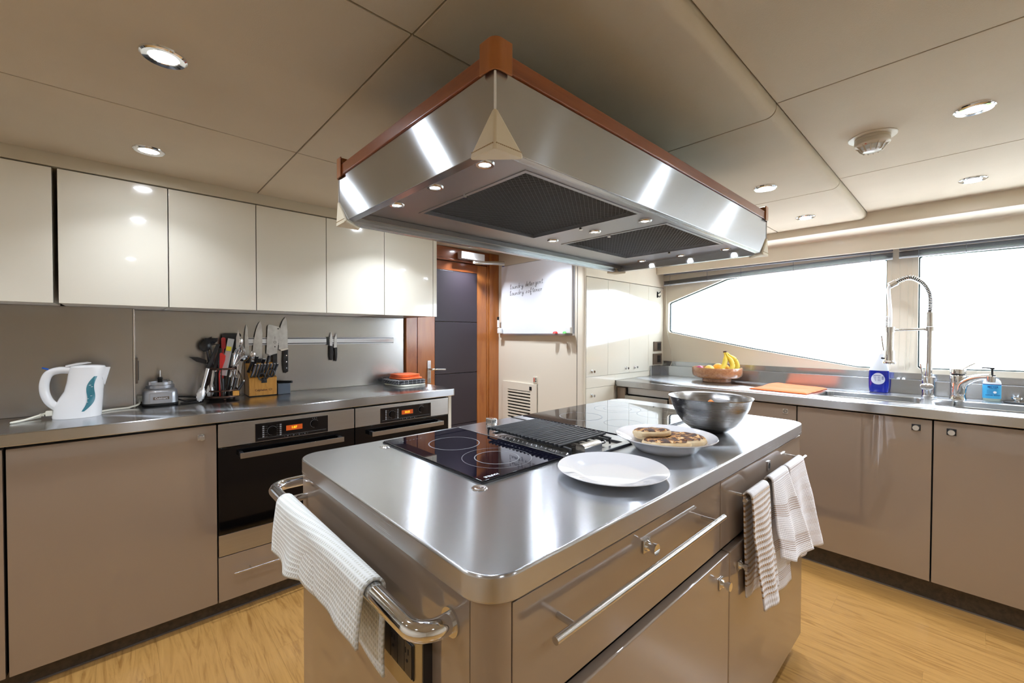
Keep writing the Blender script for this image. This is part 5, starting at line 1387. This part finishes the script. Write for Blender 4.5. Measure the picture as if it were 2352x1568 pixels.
t = thing('spatula', 'bright red flat spatula low at the front of the caddy', 'utensil', tuple(base(-.02, -.04)), group=GU)
MB().tube([base(-.02, -.045), P3(499, 855, 2.560)], .003, seg=10).build('handle', 'red_plastic', t)
MB().prism([(UX(499), UZ(856)), (UX(500), UZ(812)), (UX(503), UZ(809)), (UX(513), UZ(816)), (UX(512), UZ(826)), (UX(505), UZ(846))], 'y', 2.555, 2.562).build('blade', 'red_plastic', t)
t = thing('tool_package', 'clear sleeve with pink card and yellow sticker sticking out of the caddy', 'package', tuple(base(.0, -.02)), group=GU)
def slab(a, b, w0, w1, mt, name, th=.002, y=0):
    a, b = Vector(a), Vector(b); d_ = (b - a).normalized(); s_ = Vector((d_.z, 0, -d_.x))
    q = MB(); pts = [a - s_ * w0, a + s_ * w0, b + s_ * w1, b - s_ * w1]
    A = [q.bm.verts.new(p + Vector((0, y - th / 2, 0))) for p in pts]; B = [q.bm.verts.new(p + Vector((0, y + th / 2, 0))) for p in pts]
    for i in range(4): q.bm.faces.new((A[i], A[(i + 1) % 4], B[(i + 1) % 4], B[i]))
    q.bm.faces.new(A); q.bm.faces.new(B)
    return q.build(name, mt, t, smooth=False)
slab(P3(509, 862, 2.575), P3(530, 778, 2.600), .014, .014, 'clear_plastic', 'sleeve', .004)
slab(P3(508, 861, 2.570), P3(521, 808, 2.586), .009, .010, 'pink_card', 'card', .002)
slab(P3(522, 806, 2.584), P3(524, 796, 2.588), .011, .011, 'yellow_print', 'sticker', .002)
t = thing('carving_blade', 'dark pointed steel blade upright at the right of the caddy', 'utensil', tuple(base(.03, .0)), group=GU)
MB().tube([base(.01, .0), P3(544, 805, 2.605)], .005, seg=8).build('handle', 'black_plastic', t)
MB().prism([(UX(541), UZ(800)), (UX(542), UZ(775)), (UX(547), UZ(757)), (UX(550), UZ(772)), (UX(548), UZ(802))], 'y', 2.601, 2.603).build('blade', 'blade', t)
t = thing('serving_spoon', 'shiny steel serving spoon, rightmost tall tool in the caddy', 'utensil', tuple(base(.04, .02)), group=GU)
MB().tube([base(.03, .02), P3(551, 800, 2.62)], [(.004, .0015)] * 2, seg=8, flat=(1, 0, 0)).build('handle', 'chrome', t)
MB().ball(P3(553, 784, 2.622), .020, .62, .25, 1.25, 20).build('bowl', 'chrome', t)
t = thing('whisk', 'wire balloon whisk leaning right in the caddy', 'utensil', tuple(base(.03, -.03)), group=GU)
w0 = base(.0, -.03); w1 = P3(531, 845, 2.575); w2 = P3(553, 798, 2.575)
MB().cyl(w0, w1, .006, seg=12).build('handle', 'chrome_soft', t)
ax = (w2 - w1); ln = ax.length; ax.normalize(); s1 = Vector((ax.z, 0, -ax.x)); s2 = ax.cross(s1)
for k in range(6):
    a = PI * k / 6; sd = s1 * math.cos(a) + s2 * math.sin(a)
    MB().tube(cr([w1, w1 + ax * ln * .4 + sd * .014, w1 + ax * ln * .8 + sd * .022, w1 + ax * ln * 1.05, w1 + ax * ln * .8 - sd * .022, w1 + ax * ln * .4 - sd * .014, w1], 6), .0010, seg=5).build('whisk_wire', 'chrome', t)
t = thing('side_knife', 'black blade poking out to the left of the caddy', 'utensil', tuple(base(-.05, .0)), group=GU)
MB().tube([P3(500, 846, 2.60), P3(474, 832, 2.60)], .007, seg=8).build('handle', 'black_plastic', t)
MB().prism([(UX(474), UZ(826)), (UX(455), UZ(819)), (UX(436), UZ(818)), (UX(452), UZ(829)), (UX(473), UZ(835))], 'y', 2.599, 2.601).build('blade', 'black_metal', t)
def tongs(lb, top_, mid, tip, y0, dy):
    global t
    t = thing('tongs', lb, 'utensil', tuple(Vector(mid)), group='steel tongs with black grips')
    for s in (-1, 1):
        o_ = Vector((0, s * dy, 0))
        MB().tube([Vector(top_) + o_ * .2, Vector(mid) + o_ * .7], [(.0075, .004)] * 2, seg=8, flat=(1, 0, 0)).build('grip', 'black_plastic', t)
        MB().tube([Vector(mid) + o_ * .7, Vector(tip) + o_], [(.0065, .0025), (.005, .002)], seg=8, flat=(1, 0, 0)).build('arm', 'tong_steel', t)
        d_ = (Vector(tip) - Vector(mid)).normalized(); c_ = Vector(tip) + o_ + d_ * .022
        q = MB(); n = 40; cc = q.bm.verts.new(c_ + Vector((0, s * .0005, 0))); R = []
        sx_ = Vector((d_.z, 0, -d_.x))
        for k in range(n):
            a = 2 * PI * k / n; sc = 1 + .07 * math.cos(a * 12)
            R.append(q.bm.verts.new(c_ + sx_ * math.cos(a) * .0165 * sc + d_ * math.sin(a) * .034 * sc))
        for k in range(n): q.bm.faces.new((R[k], R[(k + 1) % n], cc))
        o = q.build('scalloped_tip', 'tong_steel', t); sd = o.modifiers.new('thickness', 'SOLIDIFY'); sd.thickness = .0015
tongs('steel tongs hanging outside the left of the caddy, tip down', P3(497, 790, 2.555), P3(472, 843, 2.535), P3(459, 889, 2.525), 0, .006)
tongs('second steel tongs inside the caddy behind the wires', P3(505, 800, 2.60), P3(490, 850, 2.59), P3(483, 884, 2.585), 0, .005)
t = thing('soup_ladle', 'steel soup ladle leaning right between caddy and knife block', 'utensil', (UX(560), 2.62, .95))
MB().lathe([(0, -.020), (.014, -.016), (.025, -.004), (.028, .010), (.0265, .010), (.0235, -.003), (.013, -.014), (0, -.018)], P3(562, 824, 2.63), seg=24).build('bowl', 'chrome', t)
MB().tube([P3(560, 834, 2.63), P3(545, 900, 2.62)], [(.004, .0015)] * 2, seg=8).build('handle', 'chrome', t)
t = thing('peeler', 'black-handled tool standing at the front wires of the caddy', 'utensil', tuple(base(.0, -.05)), group=GU)
MB().tube([base(-.005, -.05), P3(507, 868, 2.558)], [(.008, .005)] * 2, seg=10).build('handle', 'black_plastic', t)
for k, (dx, px, py, lb) in enumerate(((-.03, 493, 852, 'short black handle just left of the red spatula'), (.01, 523, 866, 'short black handle at the middle front wires'), (.045, 556, 878, 'black handle leaning out past the right wires of the caddy'),
                                  (-.01, 500, 812, 'tall black grip rising behind the red spatula'))):
    t = thing('kitchen_tool', lb, 'utensil', tuple(base(dx, -.03)), group=GU)
    MB().tube([base(dx, -.03), P3(px, py, 2.57 if k != 3 else 2.60)], [(.009, .006), (.0075, .005)], seg=10).build('handle', 'black_plastic', t)
    MB().tube([P3(px, py, 2.57 if k != 3 else 2.60), P3(px, py, 2.57 if k != 3 else 2.60) + Vector((.001, 0, .008))], .004, seg=8).build('handle_cap', 'chrome_soft', t)
t = thing('masher', 'black-handled tool at the right front of the caddy', 'utensil', tuple(base(.03, -.04)), group=GU)
MB().tube([base(.03, -.045), P3(538, 868, 2.562)], [(.009, .006)] * 2, seg=10).build('handle', 'black_plastic', t)
MB().tube([P3(538, 868, 2.562), P3(542, 838, 2.565)], .003, seg=8).build('shank', 'chrome', t)

# ---- knife block with its knives
BX0, BX1, BY0, BY1 = .500, .632, 2.588, 2.680
kb = thing('knife_block', 'honey-coloured wooden knife block full of black handles', 'knife block', (.566, 2.64, .9))
MB().prism([(BY0, .905), (BY0, 1.000), (BY0 + .022, 1.008), (BY0 + .050, 1.030), (BY1 - .002, 1.078), (BY1 + .012, 1.070), (BY1 + .012, .905)], 'x', BX0, BX1).build('block_body', 'block_wood', kb, bevel=.0015)
MB().box(BX0 + .003, BX1 - .003, BY0 + .003, BY1 + .008, .9003, .905).build('block_foot', 'dark_rubber', kb)
text('Calphalon', 'block_lettering', .0145, 'banana_spot', kb, ((BX0 + BX1) / 2 - .010, BY0 - .0004, .934), (1, 0, 0), (0, 0, 1), depth=.0002, bold=.0004)
q = MB(); 
for r_ in (.0068, .0045): q.tube([((BX0 + BX1) / 2 + .034 + r_ * 1.25 * math.cos(a), BY0 - .0006, .935 + r_ * .8 * math.sin(a)) for a in [2 * PI * k / 24 for k in range(24)]], .0006, seg=5, closed=True)
q.build('block_emblem', 'banana_spot', kb)['kind'] = 'stuff'
ORD = ['leftmost', 'second from left', 'third from left', 'fourth from left', 'fourth from right', 'third from right', 'second from right', 'rightmost']
for k in range(8):
    x = BX0 + .012 + k * .0152
    t = thing('steak_knife', ORD[k] + ' steak knife in the front row of the knife block', 'knife', (x, BY0 + .014, 1.0), group='steak knives in the front row of the block')
    a_ = Vector((x, BY0 + .014, 1.004)); b_ = a_ + Vector((.014, -.032, .070))
    MB().tube([a_, a_.lerp(b_, .5), b_], [(.0058, .0045), (.0050, .0038), (.0062, .0048)], seg=10, flat=(1, 0, 0)).build('handle', 'black_plastic', t)
    MB().ball(b_, .0060, .95, .9, .6, 12).build('end_cap', 'chrome_soft', t)
    MB().tube([a_.lerp(b_, .1) + Vector((0.0052, -.002, 0)), a_.lerp(b_, .92) + Vector((0.0052, -.002, 0))], .0011, seg=6).build('tang', 'chrome_soft', t)
for i, (x, y, h_, r_, lb) in enumerate(((BX0 + .028, BY0 + .058, .085, .009, 'second big black handle from the left in the back of the block'), (BX0 + .062, BY0 + .055, .070, .0085, 'short thick black handle in the middle of the block'),
                                   (BX0 + .088, BY0 + .060, .088, .008, 'tallest black handle with steel cap at the right of the block'), (BX0 + .006, BY0 + .050, .060, .008, 'dark handle at the left edge of the block'))):
    t = thing('block_knife', lb, 'knife', (x, y, 1.03), group='large knives in the back of the block')
    a_ = Vector((x, y, 1.030)); b_ = a_ + Vector((.014, -.035, h_))
    MB().tube([a_, a_.lerp(b_, .5), b_], [(r_, r_ * .75), (r_ * .85, r_ * .65), (r_ * 1.05, r_ * .8)], seg=12, flat=(1, 0, 0)).build('handle', 'black_plastic', t)
    MB().ball(b_, r_ * 1.02, 1, .8, .55, 14).build('end_cap', 'chrome_soft', t)
t = thing('spoon', 'steel spoon standing bowl up in the knife block', 'utensil', (BX0 + .02, BY0 + .04, 1.03))
MB().tube([(BX0 + .012, BY0 + .045, 1.025), (BX0 + .020, BY0 + .020, 1.110)], .0025, seg=8).build('handle', 'chrome_soft', t)
MB().ball((BX0 + .021, BY0 + .016, 1.126), .018, .72, .25, 1.05, 18).build('bowl', 'chrome_soft', t)
t = thing('kitchen_scissors', 'black kitchen scissors hanging at the front slot of the block', 'scissors', (.57, BY0 - .01, .98))
MB().box(.557, .583, BY0 - .006, BY0 - .0004, .972, 1.000, r=.001).build('blades', 'socket_black', t)
for cx_, cz_, rx_, rz_ in ((.556, 1.008, .015, .019), (.601, 1.024, .015, .020)):
    MB().tube([(cx_ + rx_ * math.cos(a), BY0 - .014, cz_ + rz_ * math.sin(a)) for a in [2 * PI * k / 26 for k in range(26)]], .0042, seg=8, closed=True).build('finger_loop', 'black_plastic', t)
MB().tube([(.590, BY0 - .012, 1.008), (.574, BY0 - .008, .990)], .005, seg=8).tube([(.564, BY0 - .012, .996), (.572, BY0 - .008, .985)], .004, seg=8).build('shank', 'black_plastic', t)
t = thing('grater_box', 'small dark blue-grey box with a round black rod on top, right of the block', 'box', (.68, 2.62, .9))
MB().box(.640, .704, 2.600, 2.668, .9003, .960, r=.002).build('box_body', 'grey_box', t)
MB().cyl((.712, 2.600, .966), (.645, 2.672, .966), .0075, seg=20).build('rod', 'black_metal', t)

# ---- magnetic rack and hanging knives
t = thing('knife_rack', 'long magnetic steel knife rack on the splashback', 'knife rack', (.94, 2.69, 1.195))
MB().box(.500, .934, 2.690, 2.6995, 1.1735, 1.2160, r=.002).build('rack_bar', 'aluminium', t)
MB().box(.942, 1.380, 2.690, 2.6995, 1.1735, 1.2160, r=.002).build('rack_bar', 'aluminium', t)
for a, b in ((.501, .933), (.943, 1.379)):
    MB().box(a, b, 2.6885, 2.6899, 1.185, 1.205).build('magnet_strip', 'white_plastic', t, smooth=False)
    for z in (1.179, 1.2085): MB().box(a, b, 2.6885, 2.6899, z, z + .004).build('rack_groove', 'black_metal', t, smooth=False)
MB().box(.9345, .9495, 2.686, 2.6995, 1.170, 1.219, r=.001).build('joint_clip', 'black_plastic', t)
def hang(lb, bl, hn, rivets=(), name='hanging_knife', bolster=None, mark=None):
    t = thing(name, lb, 'knife', (sum(p[0] for p in bl) / len(bl), 2.686, min(p[1] for p in hn)), group='knives on the magnetic rack')
    MB().prism(bl, 'y', 2.6850, 2.6870).build('blade', 'blade', t, smooth=False)
    MB().prism(hn, 'y', 2.676, 2.695).build('handle', 'black_plastic', t, bevel=.002)
    if bolster: MB().prism(bolster, 'y', 2.6785, 2.693).build('bolster', 'chrome_soft', t, bevel=.001)
    for x, z in rivets: MB().cyl((x, 2.6762, z), (x, 2.6752, z), .0032, seg=14).build('rivet', 'chrome', t)
    return t
hang('narrow boning knife, leftmost on the magnetic rack', [(.500, 1.110), (.499, 1.22), (.503, 1.262), (.508, 1.290), (.5125, 1.27), (.519, 1.17), (.522, 1.110)], [(.502, 1.108), (.520, 1.108), (.520, 1.0), (.500, 1.0)])
hang('broad chef knife second from the left on the rack', [(.533, 1.10), (.539, 1.17), (.546, 1.22), (.554, 1.26), (.564, 1.29), (.574, 1.306), (.581, 1.285), (.585, 1.24), (.582, 1.10)], [(.556, 1.098), (.580, 1.098), (.580, .985), (.554, .985)])
t = hang('square-bladed meat cleaver on the rack', [(.603, 1.125), (.611, 1.280), (.616, 1.288), (.622, 1.289), (.668, 1.276), (.673, 1.272), (.673, 1.262), (.657, 1.118), (.640, 1.112)], [(.632, 1.118), (.657, 1.125), (.657, 1.030), (.634, 1.035)])
MB().cyl((.664, 2.6848, 1.266), (.664, 2.6846, 1.266), .004, seg=16).build('hanging_hole', 'socket_black', t)
q = MB(); q.tube([(.647 + .006 * math.cos(a), 2.6847, 1.189 + .006 * math.sin(a)) for a in [2 * PI * k / 20 for k in range(20)]], .0008, seg=5, closed=True)
q.box(.6460, .6475, 2.6846, 2.6850, 1.205, 1.222); q.box(.644, .650, 2.6846, 2.6850, 1.160, 1.166); q.build('blade_stamp', 'socket_black', t)['kind'] = 'stuff'
hang('largest chef knife with three rivets, right of the cleaver', [(.667, 1.148), (.6665, 1.20), (.6695, 1.24), (.677, 1.28), (.688, 1.312), (.704, 1.336), (.7095, 1.310), (.713, 1.25), (.714, 1.155)], [(.690, 1.140), (.714, 1.146), (.714, 1.020), (.697, 1.010), (.690, 1.03), (.687, 1.08)],
     [(.7045, 1.112), (.7045, 1.076), (.7045, 1.040)], bolster=[(.669, 1.147), (.714, 1.156), (.714, 1.146), (.690, 1.140), (.680, 1.138)])
hang('small paring knife, left of the close pair on the rack', [(.951, 1.160), (.953, 1.215), (.960, 1.250), (.966, 1.225), (.967, 1.160)], [(.951, 1.165), (.968, 1.162), (.971, 1.12), (.966, 1.078), (.955, 1.074), (.950, 1.10)])
hang('small pointed knife, right of the close pair on the rack', [(.976, 1.150), (.979, 1.205), (.993, 1.246), (.994, 1.20), (.994, 1.154)], [(.977, 1.152), (.994, 1.154), (.994, 1.10), (.990, 1.068), (.981, 1.068)])

# ---- folded cloths by the door
def folded(name, lb, mt, cx_, cy_, z, w_, d_, h_, rot, seed, group, folds=2):
    t = thing(name, lb, 'towel', (cx_, cy_, z), rz=rot, group=group)
    for k in range(folds):
        hh = h_ / folds; q = MB(); n, m_ = 26, 7; R = []
        P_ = []
        for i in range(56):
            a = 2 * PI * i / 56; c_, s_ = math.cos(a), math.sin(a)
            P_.append((w_ / 2 * math.copysign(abs(c_) ** .32, c_), d_ / 2 * math.copysign(abs(s_) ** .32, s_)))
        for j in range(m_ + 1):
            ph = -PI / 2 + PI * j / m_; e = 1 - (hh * .5) / min(w_, d_) * 2 * (1 - math.cos(ph) ** .6 if math.cos(ph) > 0 else 1)
            ring_ = []
            for x, y in P_:
                nz = noise.noise(Vector((x * 14, y * 14, seed + k * 3)))
                zz = (k + .5) * hh + hh * .46 * math.sin(ph) + .0035 * nz
                ring_.append(q.bm.verts.new((x * e + .003 * nz, y * e + .004 * noise.noise(Vector((x * 9, seed, y * 9))), max(zz, .0005) if k == 0 else zz)))
            R.append(ring_)
        for A, B in zip(R, R[1:]):
            for i in range(56): q.bm.faces.new((A[i], A[(i + 1) % 56], B[(i + 1) % 56], B[i]))
        q.bm.faces.new(list(reversed(R[0]))); q.bm.faces.new(R[-1])
        o = q.build('fold_layer', mt, t, local=True, angle=80)
        uv = o.data.uv_layers.new(name='UVMap')
        for lp in o.data.loops:
            co = o.data.vertices[lp.vertex_index].co; uv.data[lp.index].uv = (co.x + 1, co.y + co.z * 1.5 + 1)
    return t
GT = 'folded cloths stacked beside the door'
folded('folded_towel', 'cream folded tea towel at the bottom of the stack by the door', 'pale_cloth', 1.395, 2.560, .9006, .205, .225, .012, .08, 1, GT, 1)
folded('folded_towel', 'black and white checked folded towel under the orange cloths', 'black_cloth', 1.392, 2.565, .9135, .215, .235, .026, .06, 2, GT, 2)
folded('folded_cloth', 'lower bright orange folded cloth on the black towel', 'orange_cloth', 1.402, 2.560, .9405, .165, .180, .014, .12, 5, GT, 1)
folded('folded_cloth', 'upper bright orange folded cloth on top of the stack', 'orange_cloth', 1.398, 2.565, .9555, .150, .165, .018, .05, 8, GT, 2)
